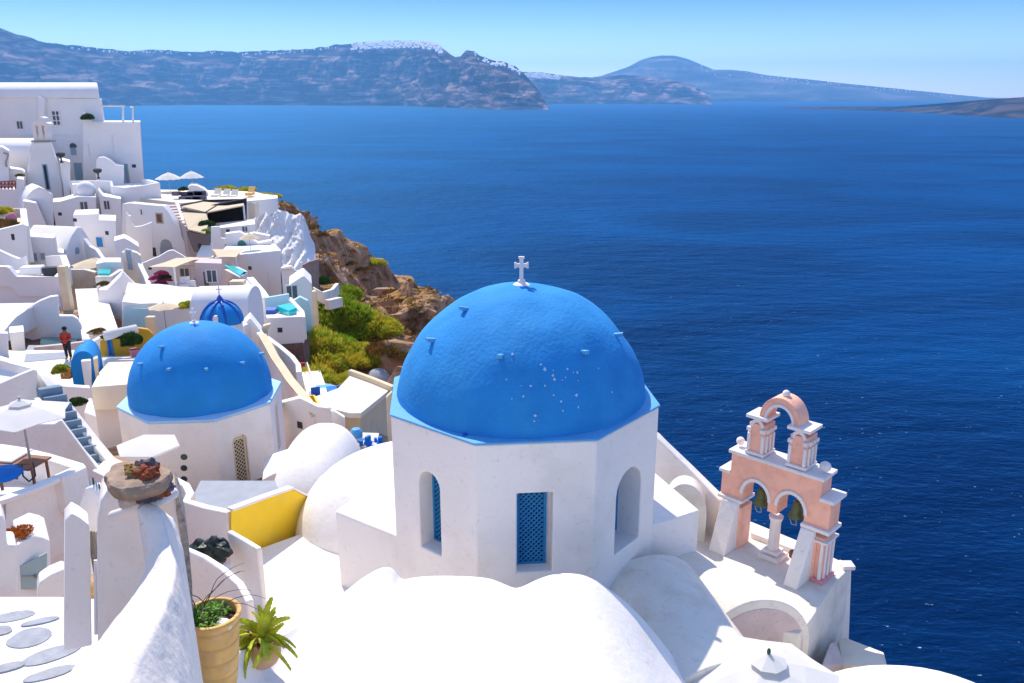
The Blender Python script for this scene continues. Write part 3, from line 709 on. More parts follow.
for i, P in enumerate(P0s):
    ws = [(math.exp(-((Q.x - P.x) / 1.1) ** 2), Q.z) for Q in P0s]; zsm = sum(a * b for a, b in ws) / sum(a for a, b in ws)
    for j, Y in enumerate(RY):
        y = P.y - (12.2 - Y) * (P.y - 1.5) / 10.7
        sm = min(1, (12.2 - Y) / 1.5); sm = sm * sm * (3 - 2 * sm); dd = P.y - y
        z = (P.z + (-.05 if j == 0 else 0)) * (1 - sm) + zsm * sm + .035 * dd + .04 * noise.noise(V3(P.x * .7, y * .7, 0)) * sm
        V.append(V3(P.x, y, z))
    # back wall
N = len(RY)
for i in range(len(SIL) - 1):
    for j in range(N - 1): F.append((i * N + j, i * N + j + 1, (i + 1) * N + j + 1, (i + 1) * N + j))
k0 = len(V)
for i in range(len(SIL)): p = V[i * N]; V.append(V3(p.x, p.y + .02, -11.2))
for i in range(len(SIL) - 1): F.append((i * N, (i + 1) * N, k0 + i + 1, k0 + i))
roofn = mk('vaulted_roof', V, F, WHITE, smooth=True, base=V3(0, 9, -11))
sub = roofn.modifiers.new('sub', 'SUBSURF'); sub.levels = 1; sub.render_levels = 2
tag(roofn, 'broad sunlit whitewashed roof of rounded vaults filling the bottom foreground', 'roof')

# lower terraces round the drum
col('lower_roof', [PZ(190, 590, -10.45), PZ(200, 680, -10.45), V3(-1.5, 10.5, -10.45), V3(-.5, 17, -10.45), V3(-4.0, 19.5, -10.45), PZ(262, 547, -10.45), PZ(224, 565, -10.45)], 1.5, WHITE, label='flat white lower roof between the yellow wall and the left corner block', cat='roof')
col('shaded_roof', [V3(-3, 14.8, -10.3), V3(-3, 10.6, -10.3), V3(4.1, 10.6, -10.3), V3(4.6, 15, -10.3), V3(3, 16.5, -10.3)], 1.6, LEDGE, label='low flat roof in the shadow of the church drum', cat='roof')
def vault(name, A, B, rise, ext, zb, m, label=None, cat='roof', n=20, parent=None, bevel=.04, power=1.0):
    A = Vector(A); B = Vector(B); P = []
    for i in range(n + 1):
        t = math.pi * i / n; k = (1 - math.cos(t)) / 2; p = A.lerp(B, k); P.append(p + V3(0, 0, rise * math.sin(t) ** power))
    P = [V3(A.x, A.y, zb)] + P + [V3(B.x, B.y, zb)]
    o = MB().prism(P, ext).build(name, m, parent, bevel=bevel)
    if parent is None: tag(o, label, cat)
    return o
# vault in the drum's shade and lit vault with an arched end
vA0 = PY(600, 592, 14.6); vA1 = PY(700, 590, 14.9)
vault('barrel_vault', V3(1.55, 14.6, -10.0), V3(3.9, 15.4, -10.0), 1.0, V3(.75, -3.2, -.15), -11.4, LEDGE, 'low barrel vault in blue shade beside the drum', power=.9)
lv = thing('barrel_vault', 'cream stained barrel vault with a recessed brownish arched end below the bell tower', 'roof', (4.6, 14.3, -11.6))
A_ = PY(703, 668, 14.2); B_ = PY(808, 660, 14.5)
eA = V3(A_.x, A_.y, -10.75); eB = V3(B_.x, B_.y, -10.75)
ed = V3(eB.x - eA.x, eB.y - eA.y, 0).normalized(); en = V3(ed.y, -ed.x, 0)
topz = PY(752, 600, 14.35).z
vault('vault', eA, eB, topz + 10.75, V3(-1.9, 2.6, .05), -12.4, LEDGE, parent=lv, power=.95)
ia = eA + ed * .16 + en * .012; ib = eB - ed * .16 + en * .012
vault('tympanum', ia, ib, topz + 10.75 - .2, -en * .05, -12.3, PINKISH, parent=lv, bevel=0, power=.95)

# bell tower terrace
TB = -10.4
terr = thing('bell_terrace', 'cream stained terrace with a curved end wall under the pink bell tower', 'terrace', (5.5, 15.5, -12))
tp = [PZ(664, 533, TB), PZ(664, 500, TB), PZ(700, 500, TB), PZ(722, 512, TB), PZ(753, 522, TB), PZ(797, 540, TB), PZ(852, 566, TB), PZ(838, 580, TB), PZ(812, 618, TB), PZ(800, 634, TB), PZ(740, 626, TB), PZ(668, 626, TB), PZ(640, 590, TB)]
col('floor', tp, 2.4, LEDGE, parent=terr, bevel=.03)
q = lambda x, y, Y: PY(x, y, Y)
c0 = PZ(852, 566, TB + .03)
A, n, u = plane_of((803, 655), c0.y - .55, (851, 565), c0.y)
P = [PP(x, y, A, n) for x, y in ((800, 700), (803, 655), (806, 640), (810, 624), (816, 608), (825, 594), (837, 580), (852, 566), (847, 700))]
MB().prism(P, -n * .35).build('end_wall', PINKISH if False else WHITE, terr, bevel=.03)
MB().box(c0 + V3(-.12, -.02, -.02), .28, .28, .1).build('corner_cap', TRIM, terr, bevel=.02)
hl = PP(833, 612, A, n) + n * .03; MB().bar(hl, hl - V3(0, 0, .62), .012).build('pipe', METAL, terr)
# slanting wall behind with an arched recess
w1 = [PY(655, 432, 19.6), PY(664, 441, 19.4), PY(690, 466, 19.0), PY(716, 492, 18.4), PY(724, 500, 18.2)]
wall('slanting_wall', w1, .26, 1.9, WHITE, 'slanting white wall running down behind the church to the bell tower', zb=-11)
vault('arched_buttress', PY(664, 505, 18.3) + V3(0, 0, -.3), PY(707, 512, 17.9) + V3(0, 0, -.3), .95, V3(.1, .5, 0), -11, LEDGE, 'cream half arch leaning on the slanting wall left of the bell tower', cat='buttress', power=.8)

# ------------------------------------------------------------------ bell tower in facade coordinates (u along, w up, d back)
T0 = PZ(716, 552, -10.4); T1 = PZ(843, 605, -10.4); TU = V3(T1.x - T0.x, T1.y - T0.y, 0).normalized(); TN = V3(TU.y, -TU.x, 0)
T0.z = TB
def tw(u, w, d=0.0): return T0 + TU * (u * .965 - .14) + V3(0, 0, w * 1.16) - TN * (d + .36)
tower = thing('bell_tower', 'salmon pink two-tier bell tower with white trim at the right above the sea', 'bell tower', tw(1.3, 0, .3))
D0, D1 = .1, .62       # body depth
def tbox(name, u0, u1, w0, w1, d0, d1, m, parent=None, bev=.012):
    return MB().prism([tw(u0, w0, d0), tw(u1, w0, d0), tw(u1, w0, d1), tw(u0, w0, d1)], (0, 0, w1 - w0)).build(name, m, parent or tower, bevel=bev)
# body wall with two arched openings
def archpoly(uc, r, w0, ws, n=12): return [(uc - r, w0), (uc + r, w0)] + [(uc + r * math.cos(math.pi * i / n), ws + r * math.sin(math.pi * i / n)) for i in range(n + 1)]
WS = 1.28; A1, A2, AR = .80, 1.70, .33
bodyP = [(.10, 1.08), (2.5, 1.08), (2.5, 2.06), (.10, 2.06)]
shoulder = [(-.12, 1.08), (.10, 1.08), (.10, 1.62), (-.12, 1.62)]
bp = [(-.12, 1.08), (2.62, 1.08), (2.62, 1.68), (2.36, 1.68), (2.36, 2.08), (.10, 2.08), (.10, 1.62), (-.12, 1.62)]
body = MB().prism([tw(u_, w_, D0) for u_, w_ in bp], -TN * (D1 - D0)).build('body', SALMON, tower)
cs = []
for uc in (A1, A2):
    cs.append(MB().prism([tw(u_, w_, D0 - .1) for u_, w_ in archpoly(uc, AR, .9, WS)], -TN * 1.0).build('cutter', None, base=V3(0, 0, 0)))
boolcut(body, cs); bevel(body, .012, 2)
# piers
tbox('pier', -.08, .47, 0, 1.08, D0, D1, SALMON); tbox('pier', 2.05, 2.58, 0, 1.08, D0, D1, SALMON)
for u_ in (2.2, 2.37, 2.54): tbox('pilaster', u_ - .035, u_ + .035, .03, .98, D0 - .05, D0, SALMON if u_ == 2.37 else TRIM)
for d_ in (.2, .38, .55): tbox('pilaster', 2.58, 2.62, .03, .98, d_ - .04, d_ + .04, TRIM)
tbox('base_moulding', 2.0, 2.66, 0, .09, D0 - .08, D1 + .04, mat('pink_trim', (.72, .30, .32), .8))
tbox('cornice', -.16, .50, 1.05, 1.13, D0 - .07, D1 + .05, TRIM); tbox('cornice', 2.0, 2.68, 1.05, 1.14, D0 - .08, D1 + .06, TRIM); tbox('cornice', 2.12, 2.66, .84, .89, D0 - .07, D1 + .05, TRIM)
tbox('ledge', .04, 2.42, 2.08, 2.16, D0 - .06, D1 + .12, TRIM); tbox('ledge', -.18, .10, 1.62, 1.70, D0 - .06, D1 + .06, TRIM); tbox('ledge', 2.36, 2.70, 1.68, 1.77, D0 - .06, D1 + .1, TRIM)
# arch mouldings
def archring(uc, ws, r0, r1, d0, d1, m, name='arch_moulding', n=18, parent=None, a0=0, a1=math.pi):
    V = []; F = []
    for i in range(n + 1):
        t = a0 + (a1 - a0) * i / n
        for r in (r0, r1):
            for d in (d0, d1): V.append(tw(uc + r * math.cos(t), ws + r * math.sin(t), d))
    for i in range(n):
        a = 4 * i; b = a + 4; F += [(a, b, b + 1, a + 1), (a + 2, a + 3, b + 3, b + 2), (a, a + 2, b + 2, b), (a + 1, b + 1, b + 3, a + 3)]
    F += [(0, 1, 3, 2), (4 * n, 4 * n + 2, 4 * n + 3, 4 * n + 1)]
    return mk(name, V, F, m, parent or tower, bevel=.008)
for uc in (A1, A2): archring(uc, WS, AR, AR + .075, D0 - .035, D0 + .1, TRIM)
# centre column
mb = MB(); cb = tw(1.25, 0, .36)
mb.lathe(cb, [(.13, .2), (.125, .5), (.12, .95), (.15, 1.0), (.17, 1.08)], 20)
mb.build('column', TRIM, tower, smooth=False, bevel=.006)
tbox('column_base', .98, 1.52, 0, .12, .12, .62, TRIM); tbox('column_base', 1.06, 1.44, .12, .21, .19, .55, TRIM)
# sloping buttresses
def butt(u0, u1, wt, f, m=WHITE):
    P = [tw(u0, wt, D0 + .02), tw(u0, 0, D0 + .02), tw(u0 - .02, 0, -f), tw(u0, wt, D0 - .1)]
    MB().prism(P, TU * (u1 - u0)).build('buttress', WHITE, tower, bevel=.02)
butt(-.02, .40, 1.05, .42); butt(2.02, 2.34, 1.05, .55)
# upper tier
def uppier(u0, u1, d0, d1):
    o = tbox('upper_pier', u0, u1, 2.16, 2.92, d0, d1, SALMON)
    tbox('pier_base', u0 - .04, u1 + .04, 2.162, 2.24, d0 - .05, d1 + .05, TRIM)
    w_ = u1 - u0
    for uu in (u0 + .03, u1 - .03):
        tbox('colonnette', uu - .035, uu + .035, 2.24, 2.66, d0 - .05, d0 + .01, TRIM)
        tbox('capital', uu - .055, uu + .055, 2.66, 2.75, d0 - .075, d0 + .01, TRIM)
    for dd in (d0 + .08, (d0 + d1) / 2, d1 - .08):
        tbox('colonnette', u1, u1 + .05, 2.24, 2.66, dd - .035, dd + .035, TRIM); tbox('capital', u1, u1 + .07, 2.66, 2.75, dd - .055, dd + .055, TRIM)
        tbox('colonnette', u0 - .05, u0, 2.24, 2.66, dd - .035, dd + .035, TRIM)
    archring((u0 + u1) / 2, 2.75, w_ * .26, w_ * .42, d0 - .03, d0 + .01, TRIM, 'small_arch', 10)
    tbox('cornice', u0 - .07, u1 + .07, 2.92, 3.0, d0 - .07, d1 + .07, TRIM)
uppier(.47, .88, .13, .60); uppier(1.50, 1.92, .13, .60)
archring(1.19, 2.96, .31, .47, .16, .58, SALMON, 'crown_arch', 24); archring(1.19, 2.96, .31, .37, .13, .16, TRIM, 'arch_moulding', 24); archring(1.19, 2.96, .47, .50, .14, .60, SALMON, 'crown_edge', 24)
MB().ball(tw(1.19, 3.50, .37), .085, 14).bar(tw(1.19, 3.40, .37), tw(1.19, 3.5, .37), .035).build('finial', TRIM, tower, smooth=True)
MB().ball(tw(.16, 2.27, .36), .10, 12).build('ball', TRIM, tower, smooth=True); MB().ball(tw(2.28, 2.28, .36), .13, 12, (1, 1, .9)).build('ball', TRIM, tower, smooth=True)
# bells
def bell(uc, w, label):
    b_ = thing('bell', label, 'bell', tw(uc, w, .36))
    c = tw(uc, w, .36)
    MB().lathe(c - V3(0, 0, .42), [(.185, 0), (.175, .03), (.13, .12), (.11, .22), (.10, .33), (.06, .4), (.02, .42)], 24, close=False).build('bell_body', BELLM, b_, smooth=True)
    MB().bar(c - V3(0, 0, .01), c + V3(0, 0, .12), .03).bar(c + V3(0, 0, .1) - TU * .3, c + V3(0, 0, .1) + TU * .3, .018).build('headstock', MATS['brown_wood'], b_)
    MB().bar(c - V3(0, 0, .46), c - V3(0, 0, .1), .012).ball(c - V3(0, 0, .46), .03, 8).build('clapper', METAL, b_)
    MB().tube([c - V3(0, 0, .46), c - V3(0, 0, .62) + TU * .03, c - V3(0, 0, .64) - TU * .08, c - V3(0, 0, .52) - TU * .14], .009).build('rope', ROPE, b_)
bell(A1 + .03, 1.42, 'greenish bronze bell hanging in the left arch of the pink tower'); bell(A2 + .03, 1.42, 'greenish bronze bell hanging in the right arch of the pink tower')
lp = tw(1.9, .36, .12); 
fl = MB().lathe(lp - V3(0, 0, .06), [(.10, 0), (.12, .02), (.12, .14), (.09, .16)], 16).build('wall_lamp', WOOD, smooth=False, bevel=.01); tag(fl, 'small brown round lantern at the foot of the right buttress', 'lamp')
wall('rail_wall', [tw(.4, .12, .85), tw(2.2, .12, .85)], .08, .25, TRIM, 'low kerb behind the column of the pink bell tower', 'kerb', bevel=.02)

# ------------------------------------------------------------------ small domed church on the left
SX, SY, SR = PY(201.5, 388, 29.6).x, 29.6, 2.56
SZ = PY(201, 388, 29.6).z
small = thing('domed_church', 'white octagonal church with the smooth smaller blue dome on the left', 'church', (SX, SY, SZ - 4.4))
sapo = 2.72; scr = sapo / math.cos(rad(22.5)); srot = rad(5)
def so(k, r=scr, z=0): return octp(k, r, z, SX, SY, srot)
zt = SZ - .32; zb_ = SZ - 4.6
sdrum = mk('drum', [so(k, z=zt) for k in range(8)] + [so(k, z=zb_) for k in range(8)], [tuple(range(8)), tuple(range(15, 7, -1))] + [(i, i + 8, (i + 1) % 8 + 8, (i + 1) % 8) for i in range(8)], WHITE, small)
def sface(k, px, py):
    a = srot + rad(45 * k); n = V3(math.sin(a), -math.cos(a), 0); P = PP(px, py, V3(SX, SY, 0) + n * sapo, n); u = V3(math.cos(a), math.sin(a), 0)
    return (P - V3(SX, SY, 0) - n * sapo).dot(u), P.z
cut = []; fr = []
for k, pl, pr, dep in ((1, (232, 437), (251, 484), .12),):
    x0, z1 = sface(k, *pl); x1, z0 = sface(k, *pr)
    c, f_ = niche_cutter(k, abs(x1 - x0), z0, z1, dep, SX, SY, sapo, srot, True, (x0 + x1) / 2); cut.append(c); fr.append((k, abs(x1 - x0), z0, z1, dep, f_))
for k, w_, z0, z1, dep in ((2, .62, SZ - 2.6, SZ - .75, .4),):
    c, f_ = niche_cutter(k, w_, z0, z1, dep, SX, SY, sapo, srot, True, 0); cut.append(c); fr.append((k, w_, z0, z1, dep, f_))
boolcut(sdrum, cut); bevel(sdrum, .04)
for k, w_, z0, z1, dep, (n, u, c) in fr:
    lattice(small, c - n * (dep - .005) + V3(0, 0, z0), n, u, w_ * .95, (z1 - z0) - w_ * .25, CREAM if k == 1 else LATBLUE, cell=.15, fw=.07, pane=DIM if k == 1 else None)
for py in (457, 468, 479):
    a = srot; n = V3(math.sin(a), -math.cos(a), 0); P = PP(184, py, V3(SX, SY, 0) + n * sapo, n)
    MB().bar(P - n * .1, P + n * .012, .115, 20).build('round_vent', DGREEN if py == 457 else DIM, small)
mk('rim', [so(k, scr + .03, zt + .004) for k in range(8)] + [so(k, scr + .03, zt + .1) for k in range(8)] + [so(k, scr - .4, zt + .16) for k in range(8)],
   [tuple(range(7, -1, -1)), tuple(range(16, 24))] + [(i, (i + 1) % 8, (i + 1) % 8 + 8, i + 8) for i in range(8)] + [(i + 8, (i + 1) % 8 + 8, (i + 1) % 8 + 16, i + 16) for i in range(8)], mat('pale_blue_rim', (.38, .62, .82), .7, .05, 2), small, bevel=.02)
SC_ = V3(SX, SY, SZ); dome_mesh('dome', SC_, SR, BLUE2, small, seed=5, lump=.012)
for px, py in ((142, 364), (170, 369), (206, 369), (241, 363), (260, 354), (163, 347)): peg(sph_hit(px, py, SC_, SR), SC_, small, RIMBLUE, L=.16, w=.12)
cross(small, SC_ + V3(0, 0, SR * .995), .46, TRIM, t=.03)
# white octagonal canopy below it
kz = PY(148, 452, 20.5).z
can = thing('canopy', 'flat white hexagonal canopy in front of the smaller domed church', 'canopy', (PY(148, 452, 20.5).x, 20.5, kz - 2.2))
cc = PY(148, 445, 20.8); cc.z = kz
MB().lathe(cc, [(.86, 0), (.86, .06), (.25, .2), (.02, .22)], 6).build('canopy_top', CLOTHW, can, bevel=.01)
MB().bar(cc, cc - V3(0, 0, 2.3), .03).build('pole', METAL, can)
col('low_white_block', [PY(92, 470, 23), PY(150, 497, 21.5), PY(140, 470, 24.5), PY(110, 455, 25)], 4, WHITE, label='low white block behind the stone topped pillar', cat='wall')
wall('curved_parapet', [PY(160, 478, 19.5), PY(175, 478, 19.6), PY(186, 484, 19.3), PY(190, 492, 18.7), PY(186, 500, 18.2), PY(206, 506, 17.8), PY(230, 511, 17.4)], .2, 2.2, WHITE, 'white parapet curling round from behind the pillar to the yellow wall')
col('grey_floor', [PZ(180, 520, -11.5), PZ(260, 520, -11.5), PZ(300, 480, -11.5), PZ(200, 480, -11.5)], .8, GREY, label='grey shaded patio floor between the small church and yellow wall', cat='floor')
# yellow wall
ya, yn, yu = plane_of((229, 511), 17.2, (308, 490), 19.4)
yp = [PP(x, y, ya, yn) for x, y in ((229, 509), (262, 497), (291, 487), (312, 499), (297, 534), (262, 560), (258, 546), (231, 532))]
yd = V3(yp[0].x, yp[0].y, 0).normalized()
yw = thing('yellow_wall', 'bright yellow wall panel with a white top edge beside the small church', 'wall', V3(yp[0].x, yp[0].y, -11.5))
MB().prism([PP(x, y, ya, yn) for x, y in ((231, 511), (262, 499), (291, 489), (311, 499), (314, 499), (314, 575), (231, 575))], yd * .2).build('wall', YELLOW, yw, bevel=.02)
wall('coping', [PP(x, y, ya, yn) + yd * .1 for x, y in ((230, 510), (262, 498), (291, 488), (312, 498.5))], .2, .07, WHITE, parent=yw, bevel=.015)
wall('stair_side_wall', [PY(229, 530, 15.9), PY(245, 539, 15.5), PY(260, 548, 15.1)], .12, 1.5, WHITE, 'short white sloping wall at the foot of the yellow wall')
bb = MB()
for i in range(7): bb.ball(PY(196 + i * 4.2, 553 - (i % 3) * 3, 15.2 + (i % 2) * .3), .23, 10, (1, 1, .8), .7, i)
tag(bb.build('rubbish_sack', BLACKB, smooth=False), 'crumpled dark green and black sack in the corner left of the yellow wall', 'sack')
wall('white_edge_wall', [PY(180, 545, 13.4), PY(205, 556, 13.2), PY(224, 568, 12.8), PY(240, 582, 12.3), PY(250, 600, 11.6)], .13, 1.6, WHITE, 'thin white parapet just behind the bare twigs')
# rounded roofs between the churches
def mound(name, C, rx, ry, rz, m, label, p=2.2, cat='roof', rot=0):
    V = []; F = []; n = 40; rows = 16
    ca, sa = math.cos(rot), math.sin(rot)
    for j in range(rows + 1):
        t = (math.pi / 2) * j / rows
        for i in range(n):
            a = 2 * math.pi * i / n
            f = lambda v: math.copysign(abs(v) ** (2 / p), v)
            x = f(math.cos(a)) * math.cos(t) ** (2 / p) * rx; y = f(math.sin(a)) * math.cos(t) ** (2 / p) * ry
            V.append(Vector(C) + V3(x * ca - y * sa, x * sa + y * ca, rz * math.sin(t) ** (2 / p)))
    for i in range(n): V.append(V3(V[i].x, V[i].y, C[2] - 3))
    for j in range(rows):
        for i in range(n): F.append((j * n + i, j * n + (i + 1) % n, (j + 1) * n + (i + 1) % n, (j + 1) * n + i))
    k = (rows + 1) * n
    for i in range(n): F.append((i, k + i, k + (i + 1) % n, (i + 1) % n))
    o = mk(name, V, F, m, smooth=True); weld(o, .003)
    for q_ in o.data.polygons: q_.use_smooth = True
    return tag(o, label, cat)
mound('domed_roof', (PY(385, 545, 19.2).x + 1.3, 19.6, -11.2), 3.65, 2.6, PY(375, 449, 19.6).z + 11.2, WHITE, 'large rounded white roof swelling out left of the big drum', 2.3)
mound('domed_roof', (PY(316, 480, 24.5).x, 25, -13.6), 1.45, 3.0, PY(312, 433, 25).z + 13.6, WHITE, 'smaller rounded white roof between the small church and the stone wall', 2.4)
fac('low_house', [(262, 480), (273, 474), (309, 463), (310, 466)], (25.8, 25.0), 1.8, 3, WHITE, 'low white block attached to the right of the small church', 'house')

# ------------------------------------------------------------------ right bottom: parasol, white roof, cream block
def parasol(label, apex, r, h, m=CLOTHW, n=8, cat='parasol', group=None, vent=True, rot=.2, pole=.028, base=True, drop=.32):
    o = thing('parasol', label, cat, apex - V3(0, 0, h), group); a = apex
    def ringp(rr, z, w=0): return [a + V3(rr * math.cos(rot + 2 * math.pi * i / n), rr * math.sin(rot + 2 * math.pi * i / n), z) for i in range(n)]
    V = [a]; F = []
    k1 = ringp(r * .5, -h * .0 - drop * r * .42); k2 = ringp(r, -drop * r); 
    mids = [ (k2[i] + k2[(i + 1) % n]) / 2 * 1.0 for i in range(n)]
    mids = [a + V3((p.x - a.x) * .95, (p.y - a.y) * .95, p.z - a.z + .02 * r) for p in mids]
    V += k1 + k2 + mids
    for i in range(n):
        j = (i + 1) % n; F += [(0, 1 + i, 1 + j), (1 + i, 1 + n + i, 1 + 2 * n + i), (1 + i, 1 + 2 * n + i, 1 + j), (1 + j, 1 + 2 * n + i, 1 + n + j)]
    c = mk('canopy', V, F, m, o); s = c.modifiers.new('thick', 'SOLIDIFY'); s.thickness = .02; s.offset = -1
    if vent:
        V = [a + V3(0, 0, .10 * r)] + ringp(r * .24, -.02 * r + .01); F = [(0, 1 + i, 1 + (i + 1) % n) for i in range(n)]
        t = mk('vent_cap', V, F, m, o); s = t.modifiers.new('thick', 'SOLIDIFY'); s.thickness = .012
    MB().bar(a - V3(0, 0, h), a + V3(0, 0, .14 * r), pole).build('pole', METAL if r > .9 else TRIM, o)
    if base: MB().lathe(a - V3(0, 0, h), [(r * .22, 0), (r * .22, .06), (r * .06, .1)], 12).build('base', GREY, o)
    if r > .9:
        rb = MB()
        for p in k2: rb.bar(a - V3(0, 0, .06), p - V3(0, 0, .03), .012, 5)
        rb.build('rib', METAL, o)
    return o
ap = PY(768, 660, 11.6)
pz = parasol('big white parasol with a frilled vent cap at the bottom edge of the photo', ap, 1.32, 2.4, drop=.36, rot=rad(9))
fr_ = MB().ball(ap + V3(0, 0, .16), .035, 8, (1, 1, 1.9)).build('finial', DGREEN, pz, smooth=True)
mound('domed_roof', (PY(925, 720, 11.6).x, 11.4, -11.6), 2.7, 2.4, PY(915, 663, 12.4).z + 11.55, WHITE, 'smooth white roof bulging up at the bottom right corner above the sea', 2.1)
cb_ = thing('low_wall', 'cream block with a tan shaded face between the terrace wall and bottom right roof', 'wall', PY(865, 690, 15.3))
col('block', [PY(842, 664, 14.9), PY(880, 668, 14.2), PY(887, 664, 14.6), PY(884, 652, 15.2), PY(845, 637, 16.4), PY(838, 640, 16.2)], 2.5, CREAMROOF, parent=cb_, bevel=.03)
col('grey_ramp', [PY(820, 668, 14.4), PY(845, 664, 14.9), PY(836, 640, 15.6), PY(830, 642, 15.4)], 2, PINKISH, label='small brownish sloping wall at the foot of the terrace end wall', cat='wall')

# ------------------------------------------------------------------ cream roofed house and stair alley between the two domes
ch = thing('house', 'cream house with a flat sandy roof and low tan parapet left of the big dome', 'house', PY(350, 440, 38))
crz = PY(360, 409, 35).z
rp = [(305, 400), (333, 409), (350, 413), (361, 413), (388, 391), (392, 385), (352, 373), (338, 388)]
col('roof', [PZ(x, y, crz) for x, y in rp], .25, CREAMROOF, parent=ch, bevel=.03)
col('wall', [PZ(x, y, crz - .26) for x, y in ((334, 411), (360, 415), (388, 393), (392, 388), (353, 376), (336, 392))], 4.5, CREAM, parent=ch, bevel=.02)
wall('parapet', [PZ(x, y, crz) + V3(0, 0, .25) for x, y in ((350, 374), (372, 382), (394, 391))], .25, .4, CREAM, parent=ch)
wd = [PZ(386, 420, crz - 1.6)]
fac('low_wall', [(318, 412), (334, 411), (345, 418), (345, 442)], (34, 33), .3, 3, WHITE, 'small white wall under the corner of the cream roof', 'wall')
col('blue_cloth_awning', [PY(344, 445, 30), PY(376, 448, 30), PY(379, 433, 33), PY(350, 432, 33)], .1, CLOTHW, label='white flat awning below the cream house', cat='awning', bevel=.01)
wt = thing('water_tank', 'small white cylinder with a pale blue cap standing below the cream house', 'tank', PY(357, 446, 30.5))
b0 = PY(357, 446, 30.5); MB().lathe(b0, [(.24, 0), (.24, .42)], 18).build('tank', TRIM, wt); MB().lathe(b0 + V3(0, 0, .42), [(.25, 0), (.24, .22), (.16, .32), (.02, .36)], 18).build('cap', RIMBLUE, wt)
rk = MB()
for i in range(40): rk.ball(PY(342 + random.uniform(0, 14), 444 + random.uniform(0, 14), 29 + random.uniform(0, 2)), random.uniform(.12, .25), 8, (1, 1, .7), .6, i)
tag(rk.build('rubble', PSTONE, base=PY(349, 455, 30)), 'sandy rubble heaped at the foot of the stone wall', 'rubble', kind='stuff')
ck = MB()
for i in range(26): 
    p = PY(352 + random.uniform(0, 36), 437 + random.uniform(0, 12), 29.5 + random.uniform(0, 3)); ck.box(p - V3(0, 0, .3), random.uniform(.1, .4), random.uniform(.1, .3), random.uniform(.1, .45), random.uniform(0, 3))
tag(ck.build('yard_clutter', BLUEC, base=PY(365, 445, 31)), 'jumble of blue and dark odds and ends in the yard by the big dome', 'clutter', kind='stuff')
fac('house', [(386, 398), (392, 392)], 31, .3, 3, CREAM, 'narrow cream wall against the big drum', 'wall')
# diagonal wall with yellow coping
dgp = [(252, 322, 44), (262, 335, 42), (268, 345, 40.5), (275, 358, 39), (282, 368, 38), (290, 380, 36.5), (300, 392, 35), (308, 402, 34), (316, 416, 33)]
dg = thing('stair_wall', 'long diagonal white wall with a yellow coping running down beside the small dome', 'wall', PY(290, 400, 36))
wall('wall', [PY(*p) for p in dgp], .35, 3.6, WHITE, parent=dg)
wall('coping', [PY(*p) + V3(0, 0, .06) for p in dgp[1:]], .42, .1, CREAM, parent=dg, bevel=.02)
wall('upper_wall', [PY(252, 330, 46), PY(262, 333, 45), PY(280, 346, 44), (PY(292, 356, 42.5)), PY(298, 364, 42), PY(299, 372, 41)], .3, 3.4, WHITE, label='pinkish white wall climbing above the yellow coped one', cat='wall', zb=-20)
fac('yellow_box_house', [(277, 404), (300, 398), (318, 407), (329, 408), (331, 414)], (34.2, 32.5), .4, 3.5, WHITE, 'white stone wall block under the yellow tank opening', 'house')
yb = thing('planter', 'open topped yellow box at the lower end of the yellow coped wall', 'planter', PY(312, 404, 34.5))
zz = PY(305, 400, 34.5).z
P4 = [PZ(301, 396, zz), PZ(314, 395, zz), PZ(319, 405, zz), PZ(309, 407, zz)]
for i in range(4):
    wall('side', [P4[i], P4[(i + 1) % 4]], .09, .5, YELLOW, parent=yb, bevel=.01)
col('soil', [p - V3(0, 0, .35) for p in P4], .1, ORANGE, parent=yb, bevel=0)
op = fac('orange_niche', [(262, 382), (264, 382), (276, 398), (276, 412)], (35.2, 34), .3, .9, ORANGE, 'orange painted opening in the diagonal wall', 'doorway', pname='opening', bevel=0)
pb = bush(271, 408, 33.6, .45, 'g', 'potted green plant under the orange opening', 'potted plants on terraces', on=False)
fac('low_wall', [(260, 410), (268, 408), (282, 412), (284, 425)], 33, .6, 1.6, WHITE, 'small white step below the orange opening', 'wall')
# narrow stair
def stairs(name, A, B, wvec, n, m, label, cat='stairs', drop=1.2, group=None, mr=None):
    A = Vector(A); B = Vector(B); mb = MB(); wv = Vector(wvec)
    for i in range(n):
        a = A.lerp(B, i / n); b = A.lerp(B, (i + 1) / n)
        z = a.z; mb.prism([V3(a.x, a.y, z), V3(b.x, b.y, z), V3(b.x, b.y, z) + wv, V3(a.x, a.y, z) + wv], (0, 0, -(abs(A.z - B.z) / n + drop)))
    o = mb.build(name, m, None, base=B, bevel=0); tag(o, label, cat, group); return o
SA = PY(301, 369, 46); SB = PY(309, 402, 37.5)
stairs('narrow_stairs', SA, SB, (1.0, .3, 0), 9, WHITE, 'narrow white stair flight beside the drooping yellow bushes')
wall('stair_railing', [PY(307, 362, 46), PY(320, 403, 37.5)], .06, .8, TRIM, 'thin white rail wall on the right of the narrow stair', bevel=.01)
fac('red_door', [(297, 363), (305, 363), (305, 370)], 47, .1, 1.3, RED, 'small red door at the top of the narrow stair', 'door', pname='panel', bevel=0)
for i_, (px, py) in enumerate(((323, 388), (336, 389), (330, 397))):
    p = PY(px, py, 41 - i_); t_ = thing('cafe_table', ['blue cloth cafe table left of the pair by the bushes', 'blue cloth cafe table nearest the cream roof', 'blue cloth cafe table in front of the other two'][i_], 'table', p - V3(0, 0, .75), 'blue cafe tables')
    MB().box(p, .95, .8, .05, .3).build('tabletop', BLUEC if i_ else RIMBLUE, t_); 
    for sx in (-1, 1):
        for sy in (-1, 1): MB().bar(p + V3(sx * .38, sy * .3, 0), p + V3(sx * .38, sy * .3, -.75), .03, 5).build('leg', METAL, t_)
